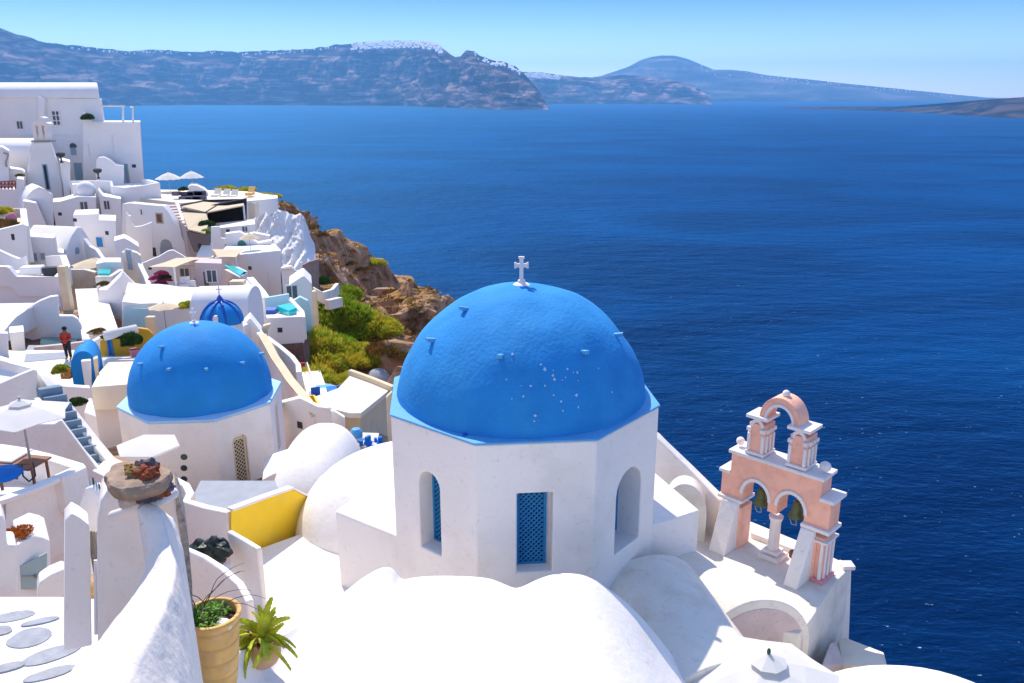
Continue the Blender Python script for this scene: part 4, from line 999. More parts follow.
for i_, (px, py) in enumerate(((315, 398), (326, 404), (338, 402), (341, 396))):
    p = PY(px, py, 38.5); t_ = thing('cafe_chair', ['dark blue cafe chair at the stair foot', 'dark cafe chair in front of the tables', 'dark blue cafe chair by the cream roof edge', 'small chair furthest right of the cafe group'][i_], 'chair', p - V3(0, 0, .45), 'cafe chairs')
    MB().box(p, .45, .45, .05, .4).build('seat', DBLUE, t_); MB().box(p + V3(0, .2, .05), .45, .05, .45, .4).build('backrest', DBLUE, t_)
    for sx in (-1, 1):
        for sy in (-1, 1): MB().bar(p + V3(sx * .19, sy * .19, 0), p + V3(sx * .19, sy * .19, -.45), .02, 4).build('leg', METAL, t_)
col('cafe_floor', [PY(305, 405, 36), PY(345, 410, 36), PY(348, 388, 43), PY(312, 380, 44)], 2.5, GREY, label='small grey cafe terrace between the stair and the cream roof', cat='terrace')
fac('low_wall', [(312, 402), (322, 400), (330, 397), (331, 408)], 36.5, .3, 1.5, WHITE, 'little white wedge wall beside the yellow box', 'wall')
wr = mound('rock_shelter', (PY(378, 375, 52).x, 52, PY(378, 390, 52).z - .5), 1.2, 1.3, 2.0, GREY, 'grey rendered rock shape behind the cream roof at the foot of the cliff', 2.0, 'rock')

# ------------------------------------------------------------------ the far village, from back to front
# great vaulted house on the skyline
gh = fac('vaulted_house', [(-14, 97), (101, 99)], (110, 110), 9, 13.5, label='tall white house with a long barrel roof on the skyline at the far left', cat='house')
v0 = PY(-14, 97, 109.95); v1 = PY(101, 99, 109.95)
rv = []
for i in range(13):
    t = math.pi * i / 12; dy_ = (1 - math.cos(t)) * 3.2; rv.append(V3(v0.x - dy_ * .5, v0.y - .12 + dy_, v0.z - .15 + 1.95 * math.sin(t) ** .7))
MB().prism(rv, (v1.x - v0.x - .1, 0, 0)).build('roof', WHITEFAR, gh.o, bevel=.15)
window(gh, 52, 110, 61, 126, DARK, TRIM, .16, 2, 3, proud=.14)
window(gh, 69.5, 142.5, 77, 156, SHUT, TRIM, .12, 1, 1, 'arched_window', arch=True)
window(gh, 70, 143, 76.5, 147.5, DARK, None, name='fanlight', arch=True, proud=.2)
MB().prism([PP(x, y, gh.A, gh.n) for x, y in ((0, 134), (84, 134), (84, 135.3), (0, 135.3))], gh.n * .12).build('string_course', WHITEFAR, gh.o)
MB().prism([PP(x, y, gh.A, gh.n) for x, y in ((40, 96), (47, 98), (47, 128), (40, 130))], gh.n * .6).build('chimney_breast', WHITEFAR, gh.o, bevel=.1)
window(gh, 74, 162, 84, 184, SHUT, TRIM, .12, 1, 1, 'door')
for i_, px in enumerate((58.5, 92)):
    pass
gw = fac('house_wing', [(83, 112), (92, 122), (139, 122), (140, 122), (144, 190), (83, 190)], (107.5, 107.5), 7, 0, label='stepped white wing with a leaning right wall below the pergola', cat='house', closed=True)
window(gw, 96.5, 128, 100.5, 158, WHITEFAR, None, name='downpipe_recess', proud=.02)
window(gw, 124, 163, 130, 186, SHUT, TRIM, .12, 1, 1, 'door')
bush(88, 121, 106.5, .9, 'G', 'small dark green bush on the roof step of the stepped wing', 'potted plants on terraces', on=False, sink=0)
pg = thing('pergola', 'white pergola frame on the roof at the right end of the skyline house', 'pergola', PY(124, 122, 108))
mb = MB()
for a, b in (((123, 122), (123, 106)), ((133, 122), (133, 107)), ((102, 106), (125, 106))): mb.bar(PY(*a, 108), PY(*b, 108), .12, 6)
mb.bar(PY(123, 106, 108), PY(121, 106.5, 112), .1, 6).bar(PY(133, 107, 108), PY(131, 107, 112), .1, 6).build('frame', TRIM, pg)
# chapel with a little belfry
cp = fac('chapel', [(22, 205), (27, 172), (31, 150), (34, 142), (50, 141), (54, 152), (58, 165), (62, 182), (64, 205)], (100, 100), 4, 0, label='small white chapel with curved sides and a striped belfry at the far left', cat='chapel', closed=True, bevel=.2)
window(cp, 44, 164, 49, 190, DIM, SHUT, .12, 1, 1, 'door')
for px in (34.5, 40.5, 46.5):
    a = PP(px, 140.5, cp.A, cp.n); b = PP(px, 125.5, cp.A, cp.n); MB().box(a - cp.n * .6, .42, .7, b.z - a.z).build('pillar', TRIM, cp.o)
MB().prism([PP(x, y, cp.A, cp.n) for x, y in ((31, 142.3), (50, 142.3), (50, 140.4), (31, 140.4))], -cp.n * 1.3).build('belfry_base', ROUGHS, cp.o)
MB().prism([PP(x, y, cp.A, cp.n) for x, y in ((32, 125.8), (48.5, 125.8), (48.5, 123.8), (45, 122), (43.5, 118), (40, 116.5), (37.5, 118.5), (36, 121), (32, 123.5))], -cp.n * 1.2).build('belfry_top', TRIM, cp.o, bevel=.05)
cross(cp.o, PP(38.5, 119, cp.A, cp.n) - cp.n * .6, .9, TRIM, t=.05, base=False)
for px in (37.6, 43.6):
    c = PP(px, 129, cp.A, cp.n) - cp.n * .6; MB().lathe(c - V3(0, 0, .5), [(.3, 0), (.2, .2), (.14, .45), (.03, .5)], 10).build('small_bell', BELLM, cp.o)
# cream vault at the left edge
vv = MB(); A0 = PY(-12, 152, 103); pts = []
for i in range(11):
    t = math.pi * i / 10; pts.append(A0 + V3(0, (1 - math.cos(t)) * 2.6, 1.5 * math.sin(t)))
tag(vv.prism([pts[0] - V3(0, 0, 6)] + pts + [pts[-1] - V3(0, 0, 6)], (PY(30, 152, 103).x - A0.x, 0, 0)).build('vaulted_roof', WHITEFAR, bevel=.1), 'low sunlit vault at the left edge behind the chapel', 'roof')
b1 = fac('house', [(-12, 147), (2, 147), (9, 151), (9, 182)], 98, 4, 3, label='bluish shaded gable wall with a black pipe at the left edge', cat='house')
MB().tube([PP(x, y, b1.A, b1.n) + b1.n * .1 for x, y in ((4, 153), (9, 154), (6, 163), (7, 167))], .08).build('pipe', METAL, b1.o)
fac('house', [(9, 168), (22, 170), (25, 172), (26, 185)], 99, 3, 4, label='low shaded wall curving up to the chapel', cat='wall')
rt = fac('terrace_wall', [(-14, 189), (16, 189.5), (17, 179), (24, 180), (24, 206)], 94, 4, 4, label='white terrace wall carrying a small red railing at the left edge', cat='wall')
rl = MB()
for i in range(7): 
    x = -6 + i * 3.6; rl.bar(PY(x, 189, 94.3), PY(x, 182, 94.3), .07, 4)
    if i < 6: rl.bar(PY(x, 189, 94.3), PY(x + 3.6, 182, 94.3), .05, 4).bar(PY(x, 182, 94.3), PY(x + 3.6, 189, 94.3), .05, 4)
rl.bar(PY(-6, 182, 94.3), PY(15.6, 181, 94.3), .08, 4); tag(rl.build('railing', mat('red_brown_rail', (.35, .08, .05), .7)), 'red brown crossed railing on the terrace at the left edge', 'railing')
bush(20, 177, 94.2, .6, 'b', 'small reddish potted plant on the corner post of the railing terrace', 'potted plants on terraces', on=False, sink=0)
# shaded blocks between the chapel and the curved terrace
f_ = fac('house', [(59, 160), (62, 160), (70, 162), (70, 192)], 99, 4, 4, label='narrow white house front right of the chapel door', cat='house')
urn = [(60.5, 155, 98.5, 'dark urn on the post right of the chapel'), (97.5, 171, 101, 'dark urn in front of the small blue shaded vault')]
for px, py, Y_, lab in urn:
    p = PY(px, py, Y_); u_ = MB().lathe(p - V3(0, 0, .9), [(.2, 0), (.2, .1), (.08, .2), (.1, .6), (.45, .8), (.5, 1.1), (.25, 1.2)], 12).build('stone_urn', DIM); tag(u_, lab, 'urn', 'dark urns')
va = fac('vaulted_annex', [(96, 192), (96, 160), (99, 157.5), (104, 157), (110, 160), (116, 165), (124, 166), (124, 192)], 103.5, 4, 0, label='small white annex with a curved roof below the stepped wing', cat='house', closed=True)
wall('curved_parapet', [PY(70, 181, 97), PY(90, 180.5, 97), PY(111, 181, 97), PY(112, 186, 96.2), PY(125, 187.5, 96), PY(142, 185.5, 96.5), PY(158, 182.5, 98), PY(150, 180, 102), PY(143, 179, 104)], .4, 4.2, WHITEFAR, 'curved white parapet terrace sweeping below the stepped wing')
col('terrace_floor', [PY(70, 188, 97.3), PY(112, 189, 97), PY(155, 187, 98), PY(142, 183, 106), PY(70, 184, 106)], 5, WHITEFAR, label='sunlit upper terrace inside the curved parapet', cat='terrace')
fac('house', [(72, 184.5), (80, 184), (80, 195)], 94, 1.5, 3, label='small white pier beside the chapel step', cat='wall')
MB_ = MB().ball(PY(86, 190, 94), 1.0, 14, (1, 1, 1)).build('white_ball_oven', WHITEFAR, smooth=True); tag(MB_, 'round white oven dome on the shaded terrace', 'oven')
fac('house', [(52, 202), (60, 201.5), (78, 196.5), (96, 197), (97, 226)], (91, 92.5), 4, 4, label='bluish shaded white house with a slightly hollow front below the oven', cat='house')
fac('house', [(98, 190), (103, 196), (121, 199), (122, 222)], 93, 4, 5, label='plain shaded wall under the left end of the curved parapet', cat='house')
hv_ = fac('half_vault', [(25, 228), (25, 201), (28, 195), (33, 190), (39, 187), (45, 189), (50, 193), (53, 194), (54, 228)], (90, 90), 5, 0, label='white half round gable with a sunlit left flank below the chapel', cat='house', closed=True, ext=(-3.0, 4, 0))
fac('leaning_wall', [(23, 201), (36, 203), (47, 227)], 88, 2, 2, label='pinkish triangular wall leaning in front of the half round gable', cat='wall')
# long vault with the blue shaded gable
lg = PY(66, 266, 70); 
gv = fac('long_vaulted_house', [(66, 285), (66, 256), (68, 246), (72, 236), (78, 227), (82, 227), (88, 236), (94, 248), (100, 262), (104, 285)], (70, 75), 0, 0, label='long cream topped vault with a blue shaded gable end in the left middle', cat='house', closed=True, ext=(-4.6, 1.2, 0), bevel=.1)
window(gv, 75, 247, 79, 254, SHUT, None, arch=True)
fl_ = fac('house', [(27, 236), (53, 238), (55, 237), (58, 252), (64, 253), (64, 262)], 68.5, 2.2, 3, label='small pinkish porch attached to the front of the long vault', cat='house', pname='wall')
window(fl_, 31, 252, 38.5, 262, SHUT, TRIM, .1); window(fl_, 39.5, 252, 46.5, 261, SHUT, TRIM, .1)
lb = fac('house', [(-14, 235), (0, 229.5), (23, 224), (27, 226), (29, 262)], (66, 66.5), .6, 4, label='violet shaded house wall with a rising parapet at the left edge', cat='house')
window(lb, 11.5, 234, 14.5, 240, DIM, None, name='lamp')
wall('parapet', [PY(23, 208.5, 72), PY(25, 226, 66.8)], .5, 3, WHITEFAR, 'short white parapet closing the roof garden at the left edge')
wall('parapet', [PY(-10, 208.5, 73), PY(23, 208.5, 72)], .4, 2.2, PINKISH, 'pink back wall of the roof garden at the left edge')
col('roof_garden_floor', [PY(-12, 236, 66.5), PY(25, 228, 67), PY(23, 216, 72), PY(-12, 216, 73)], 3, CREAMROOF, label='sandy floor of the roof garden at the left edge', cat='floor')
bush(1, 226, 68.5, 1.3, 'b', 'brown leafy shrub in the roof garden at the left edge', 'potted plants on terraces', on=False); 
bush(-2, 216, 70, 1.0, 'y', 'olive shrub at the edge of the photo in the roof garden', 'potted plants on terraces', on=False)
pk = MB().ball(PY(12, 219, 69), .42, 12, (1, 1, 1.3), .2).build('clay_jar', PINKPOT, smooth=True); tag(pk, 'pink clay jar beside the brown shrub in the roof garden', 'jar')
wall('stair_parapet', [PY(-10, 246, 62), PY(0, 250, 62), (PY(12, 255.5, 61.5)), PY(20, 258.5, 61), PY(26, 256, 61)], .3, 3, WHITEFAR, 'sagging white stair parapet on the violet wall')
# block terrace with inner yard
col('house_block', [PY(-14, 285, 56), PY(57, 286, 56), PY(66, 275, 61.5), PY(62, 268, 63), PY(-14, 268, 64)], 6, WHITEFAR, label='large violet shaded house block with a sunken roof yard at the left', cat='house', bevel=.1)
wall('parapet', [PY(-14, 266, 56), PY(7, 266, 56), PY(10, 267, 56), PY(18, 276, 56), PY(57, 276.5, 56), PY(67, 266, 62), PY(63, 255, 64), PY(48, 256, 66)], .45, 1.4, WHITEFAR, 'white parapet round the sunken roof yard')
for px, py, s, m_, lab in ((22, 271, .55, LEDGE, 'pale awning lump in the roof yard'), (51, 267, .35, DIM, 'dark box in the corner of the roof yard'), (32, 266, .5, WHITEFAR, 'low white bench in the roof yard')):
    tag(MB().box(PY(px, py, 60) - V3(0, 0, .6), s * 3, s * 2, .6, .2).build('roof_box', m_, bevel=.1), lab, 'box')
sdw = fac('house', [(58, 286), (59, 279), (67, 262), (69, 266), (69, 316), (60, 318)], (56.2, 62), .5, 0, label='tall narrow white end wall with slit windows beside the brown post', cat='wall', closed=True)
window(sdw, 62.5, 291, 64.5, 305, DIM, None); window(sdw, 64, 307, 66, 314, DIM, None)
po = MB(); po.box(PY(70.5, 318, 53), .5, .5, PY(70.5, 266, 53).z - PY(70.5, 318, 53).z); tag(po.build('wooden_post', CREAM, bevel=.03), 'tall tan post at the left of the village stair', 'post')
# white wedge vault and violet curved wall, person's terrace
fac('curved_wall', [(-10, 330), (4, 331), (10, 322), (18, 315), (28, 308), (40, 301), (50, 297), (58, 296), (59, 316), (73, 316), (78, 319), (82, 326), (83, 345), (40, 352), (-10, 352)], (49, 46.5), .5, 0, label='violet shaded curved wall behind the person in red', cat='wall', closed=True, bevel=.06)
vr = []
RP = [(-14, 303.5, 49.5), (10, 303, 49.3), (44, 302.5, 49), (36, 305, 48), (27, 309, 47), (17, 316, 46), (10, 323, 45.2), (4, 331, 44.6), (-14, 334, 44.6)]
col('vaulted_roof', [PY(*p) for p in RP], .5, WHITEFAR, label='sunlit white vault wedge at the left edge above the violet wall', cat='roof', bevel=.05)
fac('low_wall', [(9, 333), (24, 331.5), (26, 356)], 42.5, 1.5, 1.6, label='boxy white bench block under the curved violet wall', cat='wall')
fac('low_wall', [(-10, 333), (8, 333.5), (9, 358)], 41, .5, 1.6, label='white wall end at the left edge below the sunlit vault', cat='wall')
pl = thing('plunge_pool', 'dark green plunge pool in the shade behind the person in red', 'pool', PY(52, 345, 45))
col('water', [PY(40, 345, 44), PY(76, 342.5, 44), PY(78, 338, 47), PY(41, 337, 47)], .3, POOLD, parent=pl, bevel=0)
wall('pool_edge', [PY(35, 346.5, 43.3), PY(66, 343.5, 43.3), PY(84, 341, 43.3)], .35, 1.5, PINKISH, parent=pl, zb=-14.8)
FZ = PY(70, 359, 40.5).z
col('person_terrace', [PZ(-10, 385, FZ), PZ(95, 392, FZ), PZ(100, 362, FZ), PZ(85, 350, FZ), PZ(-8, 350, FZ)], 2, CREAMROOF, label='sandy terrace floor where the person in red stands', cat='terrace', bevel=.02)
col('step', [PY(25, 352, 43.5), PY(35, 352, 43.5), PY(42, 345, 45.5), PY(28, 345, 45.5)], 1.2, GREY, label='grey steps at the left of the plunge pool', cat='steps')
col('wall_shadow_patch', [PZ(24, 362, FZ + .02), PZ(68, 358, FZ + .02), PZ(66, 352, FZ + .02), PZ(26, 354, FZ + .02)], .1, GREY, label='grey painted shadow strip along the pool wall behind the person', cat='painted shadow', bevel=0)  # grey sheet stands in for the curved wall's cast shadow
# half domes in blue
bh = thing('blue_vault', 'bright blue double half vault roof beside the person in red', 'roof', PY(85, 372, 36))
def halfarch(x0, x1, ytop, ybot, Y, ext, name):
    A = PY(x0, ybot, Y); B = PY(x1, ybot - 2, Y + .6); zt = PY((x0 + x1) / 2, ytop, Y).z
    vault(name, A, B, zt - A.z, ext, A.z - 1.2, BLUE2, parent=bh, bevel=.05)
halfarch(71, 98, 352, 369, 35.4, V3(-.5, 1.2, 0), 'front_vault'); halfarch(78, 99.5, 346, 362, 36.6, V3(-.4, 1.0, 0), 'rear_vault')
fac('white_post', [(81, 361.5), (91, 360.5), (92, 386)], 34.6, .35, 1.6, WHITE, 'plain white square pier in front of the blue vault', 'pillar')
lt = fac('chimney_block', [(93, 360), (98, 358), (98.5, 372)], 35.2, .5, 1.2, CREAM, 'small pierced cream chimney block right of the white pier', 'chimney')
col('beige_roof', [PY(91, 387, 32.5), PY(128, 384, 32.5), PY(140, 384, 34), PY(141, 361, 38), PY(108, 362, 38), PY(99, 372, 35.5)], .35, CREAMROOF, label='flat sandy beige roof left of the small blue dome', cat='roof')
fac('house', [(91, 389), (128, 386), (139, 386.5), (140, 430)], (32.6, 34.1), .3, 3, WHITEFAR, 'grey shaded wall under the beige roof', 'wall')
fac('house', [(60, 386), (82, 387.5), (90, 388), (93, 408)], 31.5, .4, 2.5, WHITE, 'white wall below the orange crates', 'wall')
col('white_ramp', [PY(84, 412, 29), PY(96, 416, 28), PY(92, 398, 30.5), (PY(88, 398, 30.5))], 1.5, WHITE, label='small white wedge in the corner by the stair parapet', cat='wall')
bush(79, 405, 30, .35, 'G', 'dark green plant in the corner behind the stair parapet', 'potted plants on terraces', on=False)
for i_ in range(2):
    p = PY(67.5, 378 - i_ * 5.5, 35.5); c_ = thing('wooden_crate', ['lower orange wooden crate beside the blue vault', 'upper orange wooden crate on the stack beside the blue vault'][i_], 'crate', p, 'stacked orange crates')
    mb = MB()
    for k in range(3):
        z = p.z + .02 + k * .08
        for s in (-1, 1): mb.box(V3(p.x, p.y + s * .16, z), .42, .02, .055); mb.box(V3(p.x + s * .2, p.y, z), .02, .3, .055)
    mb.build('slats', OWOOD, c_); MB().box(p, .4, .32, .02).build('bottom', OWOOD, c_)
bush(61, 372, 35.4, .42, 'g', 'leafy pot plant left of the orange crates', 'potted plants on terraces', on=False)
# person in red
pe = thing('person', 'person in red shirt and dark trousers standing by the shaded pool', 'person', PZ(69, 359.5, FZ + .0))
Fp = pe.location.copy(); H = 1.72
def skinfig(name, verts, edges, radii, m, parent, lv=2):
    me = bpy.data.meshes.new(name); off = woff(parent); me.from_pydata([Vector(v) - off for v in verts], edges, []); me.materials.append(m)
    o = bpy.data.objects.new(name, me); COL.objects.link(o); o.parent = parent
    sk = o.modifiers.new('skin', 'SKIN'); sk.use_smooth_shade = True
    for i, r in enumerate(radii): me.skin_vertices[0].data[i].radius = (r, r) if not isinstance(r, tuple) else r
    me.skin_vertices[0].data[0].use_root = True
    sb = o.modifiers.new('sub', 'SUBSURF'); sb.levels = lv; sb.render_levels = lv
    return o
g_ = lambda x, y, z: Fp + V3(x, y, z)
vs = [g_(0, 0, .95), g_(0, 0, 1.2), g_(0, .0, 1.4), g_(.01, -.03, 1.5), g_(.03, -.07, 1.62), g_(.19, 0, 1.38), g_(.25, -.04, 1.1), g_(.14, -.28, 1.1), g_(.1, -.33, 1.12), g_(-.19, 0, 1.38), g_(-.25, -.04, 1.1), g_(-.08, -.28, 1.08), g_(-.03, -.33, 1.1),
      g_(.1, 0, .88), g_(.11, -.02, .48), g_(.11, .02, .08), g_(.12, -.14, .04), g_(-.1, 0, .88), g_(-.11, .03, .48), g_(-.11, .06, .08), g_(-.13, -.1, .04)]
es = [(0, 1), (1, 2), (2, 3), (3, 4), (2, 5), (5, 6), (6, 7), (7, 8), (2, 9), (9, 10), (10, 11), (11, 12), (0, 13), (13, 14), (14, 15), (15, 16), (0, 17), (17, 18), (18, 19), (19, 20)]
rs = [.14, .13, .14, .06, .105, .07, .05, .036, .035, .07, .05, .036, .035, .095, .065, .045, .04, .095, .065, .045, .04]
skinfig('body', vs, es, rs, SKIN, pe)
skinfig('shirt', [vs[0] + V3(0, 0, -.1), vs[0], vs[1], vs[2], vs[5], vs[5].lerp(vs[6], .9), vs[6].lerp(vs[7], .8), vs[9], vs[9].lerp(vs[10], .9), vs[10].lerp(vs[11], .8)], [(0, 1), (1, 2), (2, 3), (3, 4), (4, 5), (5, 6), (3, 7), (7, 8), (8, 9)], [.19, .185, .17, .165, .09, .075, .06, .09, .075, .06], REDC, pe)
skinfig('trousers', [vs[0] + V3(0, 0, .0), vs[13], vs[14], vs[15] + V3(0, 0, .03), vs[17], vs[18], vs[19] + V3(0, 0, .03)], [(0, 1), (1, 2), (2, 3), (0, 4), (4, 5), (5, 6)], [.15, .115, .085, .07, .115, .085, .07], TROUS, pe)
MB().ball(vs[4] + V3(-.0, .03, .045), .118, 14, (1, 1, 1.0)).build('hair', HAIR, pe, smooth=True)
MB().ball(vs[4] + V3(.0, -.115, -.02), .018, 6).build('nose', SKIN, pe, smooth=True)

# yellow terrace
yt = fac('ochre_wall', [(100, 341), (108, 336), (118, 334), (132, 336), (138, 328), (148, 329.5), (153, 334), (156, 356), (100, 356)], (40, 40.5), .3, 0, m=OCHRE, label='deep yellow terrace wall above the small blue dome', cat='wall', closed=True)
window(yt, 107.5, 338, 113, 356, DBLUE, LATBLUE, .07, name='door')
rolb = PY(104, 336, 39.2); role = PY(137, 329, 40.2); tag(MB().bar(rolb, role, .24, 16).build('rolled_awning', CLOTHW, smooth=False, bevel=.02), 'white rolled bolster on the deep yellow wall', 'awning')
col('ledge', [PY(103, 360, 38.5), PY(145, 359, 38.5), PY(148, 355, 40.2), PY(101, 356, 40.2)], 1.2, WHITE, label='white ledge at the foot of the deep yellow wall', cat='ledge')
pp = thing('potted_plant', 'climbing green plant in a pink pot in front of the deep yellow wall', 'potted plant', PY(135, 357, 39.6))
MB().lathe(pp.location, [(.16, 0), (.24, .38), (.25, .42)], 14).build('pot', PINKPOT, pp)
o_ = bpy.data.objects.new('foliage', BM['G']); COL.objects.link(o_); o_.parent = pp; o_.location = (0, 0, .5); o_.scale = (.52, .4, .9)
o_ = bpy.data.objects.new('foliage', BM['G']); COL.objects.link(o_); o_.parent = pp; o_.location = (-.75, -.02, .95); o_.scale = (.75, .22, .28)
bush(113, 337, 39.8, .38, 'g', 'trailing green plant over the blue door of the deep yellow wall', 'potted plants on terraces', on=False)
bush(97, 333, 43, .5, 'b', 'rusty potted shrub at the foot of the village stair', 'potted plants on terraces', on=False)
tag(MB().lathe(PY(97, 340, 43), [(.3, 0), (.38, .35)], 12).build('plant_pot', LEDGE), 'pale round pot under the rusty shrub', 'pot')
fac('house', [(86, 346), (100, 338), (106, 337), (108, 362)], (41, 40.6), .6, 2, WHITE, 'pinkish white wall piece between the blue vault and the deep yellow wall', 'wall')
tag(MB().box(PY(153.5, 340, 42), .5, .4, 1.3).build('chimney_post', CREAM, bevel=.08), 'sandy upright chimney post beside the small blue dome', 'chimney')
# village stair
ST0 = PY(75, 289, 60); ST1 = PY(82, 338, 44)
stairs('village_stairs', ST0, ST1, (2.0, .3, 0), 11, WHITEFAR, 'wide white village stair climbing behind the person in red', drop=2)
wall('stair_parapet', [PY(94, 297, 57), PY(97, 312, 52), PY(100, 326, 48), PY(103, 336, 45)], .5, 2.2, WHITEFAR, 'white parapet down the right side of the village stair')
wall('low_wall', [PY(69, 269, 66), PY(86, 269, 66), PY(97, 272, 65)], .4, 3.4, LEDGE, 'cream wall at the top of the village stair')
parasol('cream parasol above the top of the village stair', PY(94, 257.5, 64), 1.75, 2.3, CLOTH, group='cream village parasols', vent=False)
pt = fac('planter', [(97, 290), (99, 287), (105, 289.5), (106, 300)], 56, .8, 1.2, LEDGE, 'pale planter at the end of the tall buttress wall', 'planter')
bush(103, 285, 56.2, .5, 'b', 'dark brown plant in the pale planter', 'potted plants on terraces', on=False)
col('plunge_pool', [PY(98, 273.5, 60), PY(110, 273.5, 60), PY(111, 269, 62), PY(98, 269, 62)], .2, POOL, label='tiny bright turquoise pool under the cream parasol', cat='pool', bevel=0)
wall('pool_kerb', [PY(96, 276, 59.5), PY(110, 276, 59.5), PY(121, 269, 61)], .4, 1.5, LEDGE, 'cream kerb round the tiny turquoise pool')
fac('tall_buttress', [(99, 290), (107, 290), (113, 284), (121, 276), (123, 272), (124, 330), (99, 330)], (55, 54), 1.6, 0, label='tall white buttress wall with a sloping top in the village middle', cat='wall', closed=True)
fac('triangular_wall', [(123, 272), (132, 281), (143, 291), (145, 302), (145, 306), (123, 306)], (57, 57.5), .5, 0, label='white triangular stair wall right of the tall buttress', cat='wall', closed=True)
fac('terrace_house', [(122, 301.5), (140, 303.5), (155, 303), (180, 306), (205, 307), (206, 335), (122, 335)], (51, 52), 6, 0, m=WHITEFAR, label='long white terrace wall behind the lone cream parasol', cat='house', closed=True)
MB().prism([PY(x, y, 50.9) for x, y in ((124, 307), (148, 309), (150, 335), (124, 335))], (0, .05, 0)).build('teal_panel', TEALW, None); tag(bpy.context.scene.objects['teal_panel'], 'pale teal panel on the long terrace wall', 'wall panel')  # thin sheet gives this stretch of wall a pale teal tone
parasol('lone cream parasol in front of the long white terrace wall', PY(163, 302.5, 49), .95, 2.0, CLOTH, group='cream village parasols', vent=False, rot=.1)
bush(189, 308, 51, .55, 'y', 'olive clipped shrub beside the white vault behind the domes', 'potted plants on terraces', on=False)
# blocks in the middle
fac('house', [(73, 215), (98, 214), (98.5, 220), (116, 220.5), (116, 224), (117, 268)], (77, 76), 4, 3.5, label='stepped white house with a bright flat roof in the village middle', cat='house')
wall('sloping_wall', [PY(85, 238, 72.5), PY(91, 246, 72), PY(97, 249, 71), PY(104, 259, 70), PY(111, 263, 69.5)], .35, 3, WHITEFAR, 'zigzag white wall descending towards the cream parasol')
fac('house', [(96, 264), (104, 262), (121, 262), (122, 274), (122, 290)], (62.5, 62), 2, 3, label='pale house wall behind the tiny turquoise pool', cat='house')
fac('house', [(114, 241), (124, 238), (130, 241), (139, 247), (140, 270)], (71.5, 72), 2.5, 3, label='small white house with a sunlit lid of roof in the village middle', cat='house')
fac('house', [(122, 253), (127, 250), (137, 253), (141, 256), (141, 284)], (66, 65), .8, 4, m=LEDGE, label='pinkish narrow wall with a slit door left of the pink flowers', cat='house')
wall('stair_parapet', [PY(138, 256, 66), PY(141, 266, 64), (PY(146, 276, 62)), PY(149, 285, 60.5)], .35, 2.5, WHITEFAR, 'short white parapet dropping to the flower terrace')
bw = fac('hillside_house', [(122, 204), (130, 203), (150, 205), (163, 206), (168, 212), (176, 226), (185, 243), (192, 253), (212, 251), (214, 262), (214, 285), (122, 285)], (86, 84), 3, 0, label='broad white hillside house with an arched doorway and a picture panel', cat='house', closed=True, ext=(0, 1.2, 0))
window(bw, 140, 208.5, 143, 215.5, DIM, TRIM, .1); window(bw, 156, 213, 163, 223.5, BROWNSTONE, mat('tan_frame', (.5, .33, .22), .8), .14)
window(bw, 160, 238.5, 173, 256, GREY, SHUT, .16, name='arched_door', arch=True)
window(bw, 150.5, 247.5, 156, 256, DIM, None, name='low_door')
fac('curved_wall', [(126, 212), (128, 215), (131, 216), (132, 223), (135, 227), (142, 226), (150, 223), (152, 222), (153, 262), (126, 262)], (83, 82), .5, 0, label='bluish shaded wall with a scooped top in front of the hillside house', cat='wall', closed=True)
fac('gabled_wall', [(141, 264), (150, 260), (159, 256.5), (168, 251), (173, 250), (182, 255), (188, 259), (189, 272)], (72, 72), .4, 3, label='white wall with a shallow gable above the pink flowers', cat='wall')
# flower terrace
fac('flower_terrace_wall', [(147, 284.5), (174, 285.5), (175, 305)], (59, 59), .4, 2.6, label='low white wall holding the pink bougainvillea', cat='wall')
bg_ = thing('bougainvillea', 'bright pink bougainvillea spilling over the terrace wall under the sail awning', 'flowering plant', PY(161, 284, 60))
for dx, dz, s, m_ in ((-.3, .55, .5, PINKF), (.15, .95, .48, PINKF), (.45, .45, .42, PINKF), (-.05, .2, .5, PINKF), (-.5, .1, .35, PINKF)):
    me = BM['g'].copy(); me.materials.clear(); me.materials.append(m_); o_ = bpy.data.objects.new('flowers', me); COL.objects.link(o_); o_.parent = bg_; o_.location = (dx, 0, dz - .3); o_.scale = (s, s * .7, s * .9)
o_ = bpy.data.objects.new('leaves', BM['G']); COL.objects.link(o_); o_.parent = bg_; o_.location = (.3, .15, .15); o_.scale = (.5, .4, .7)
def sail(label, pts, group='cream sail awnings', cat='awning', post=()):
    t_ = thing('sail_awning', label, cat, Vector(pts[0]) - V3(0, 0, 2), group); P = [Vector(p) for p in pts]; c = sum(P, Vector()) / len(P) - V3(0, 0, .12); n = len(P); V = []; F = []
    R_ = 5; 
    for j in range(R_ + 1):
        for i in range(n * 2):
            a = P[i // 2] if i % 2 == 0 else (P[i // 2] + P[(i // 2 + 1) % n]) / 2 * 1.0
            if i % 2: a = a.lerp(c, .08)
            V.append(c.lerp(a, j / R_))
    m2 = n * 2
    for j in range(R_):
        for i in range(m2): F.append((j * m2 + i, j * m2 + (i + 1) % m2, (j + 1) * m2 + (i + 1) % m2, (j + 1) * m2 + i))
    o = mk('sail', V, F, CLOTH, t_); weld(o); s = o.modifiers.new('t', 'SOLIDIFY'); s.thickness = .03
    for p in post: p = Vector(p); MB().bar(p, p - V3(0, 0, 2.6), .07, 6).build('post', TRIM, t_)
    return t_
sail('pointed cream sail awning over the pink flowers', [PY(148, 267, 60), PY(175, 267, 58.5), PY(193, 260, 62), PY(214, 257.5, 66), PY(190, 257, 68), PY(176, 258, 68)], post=[PY(174, 267, 58.8)])
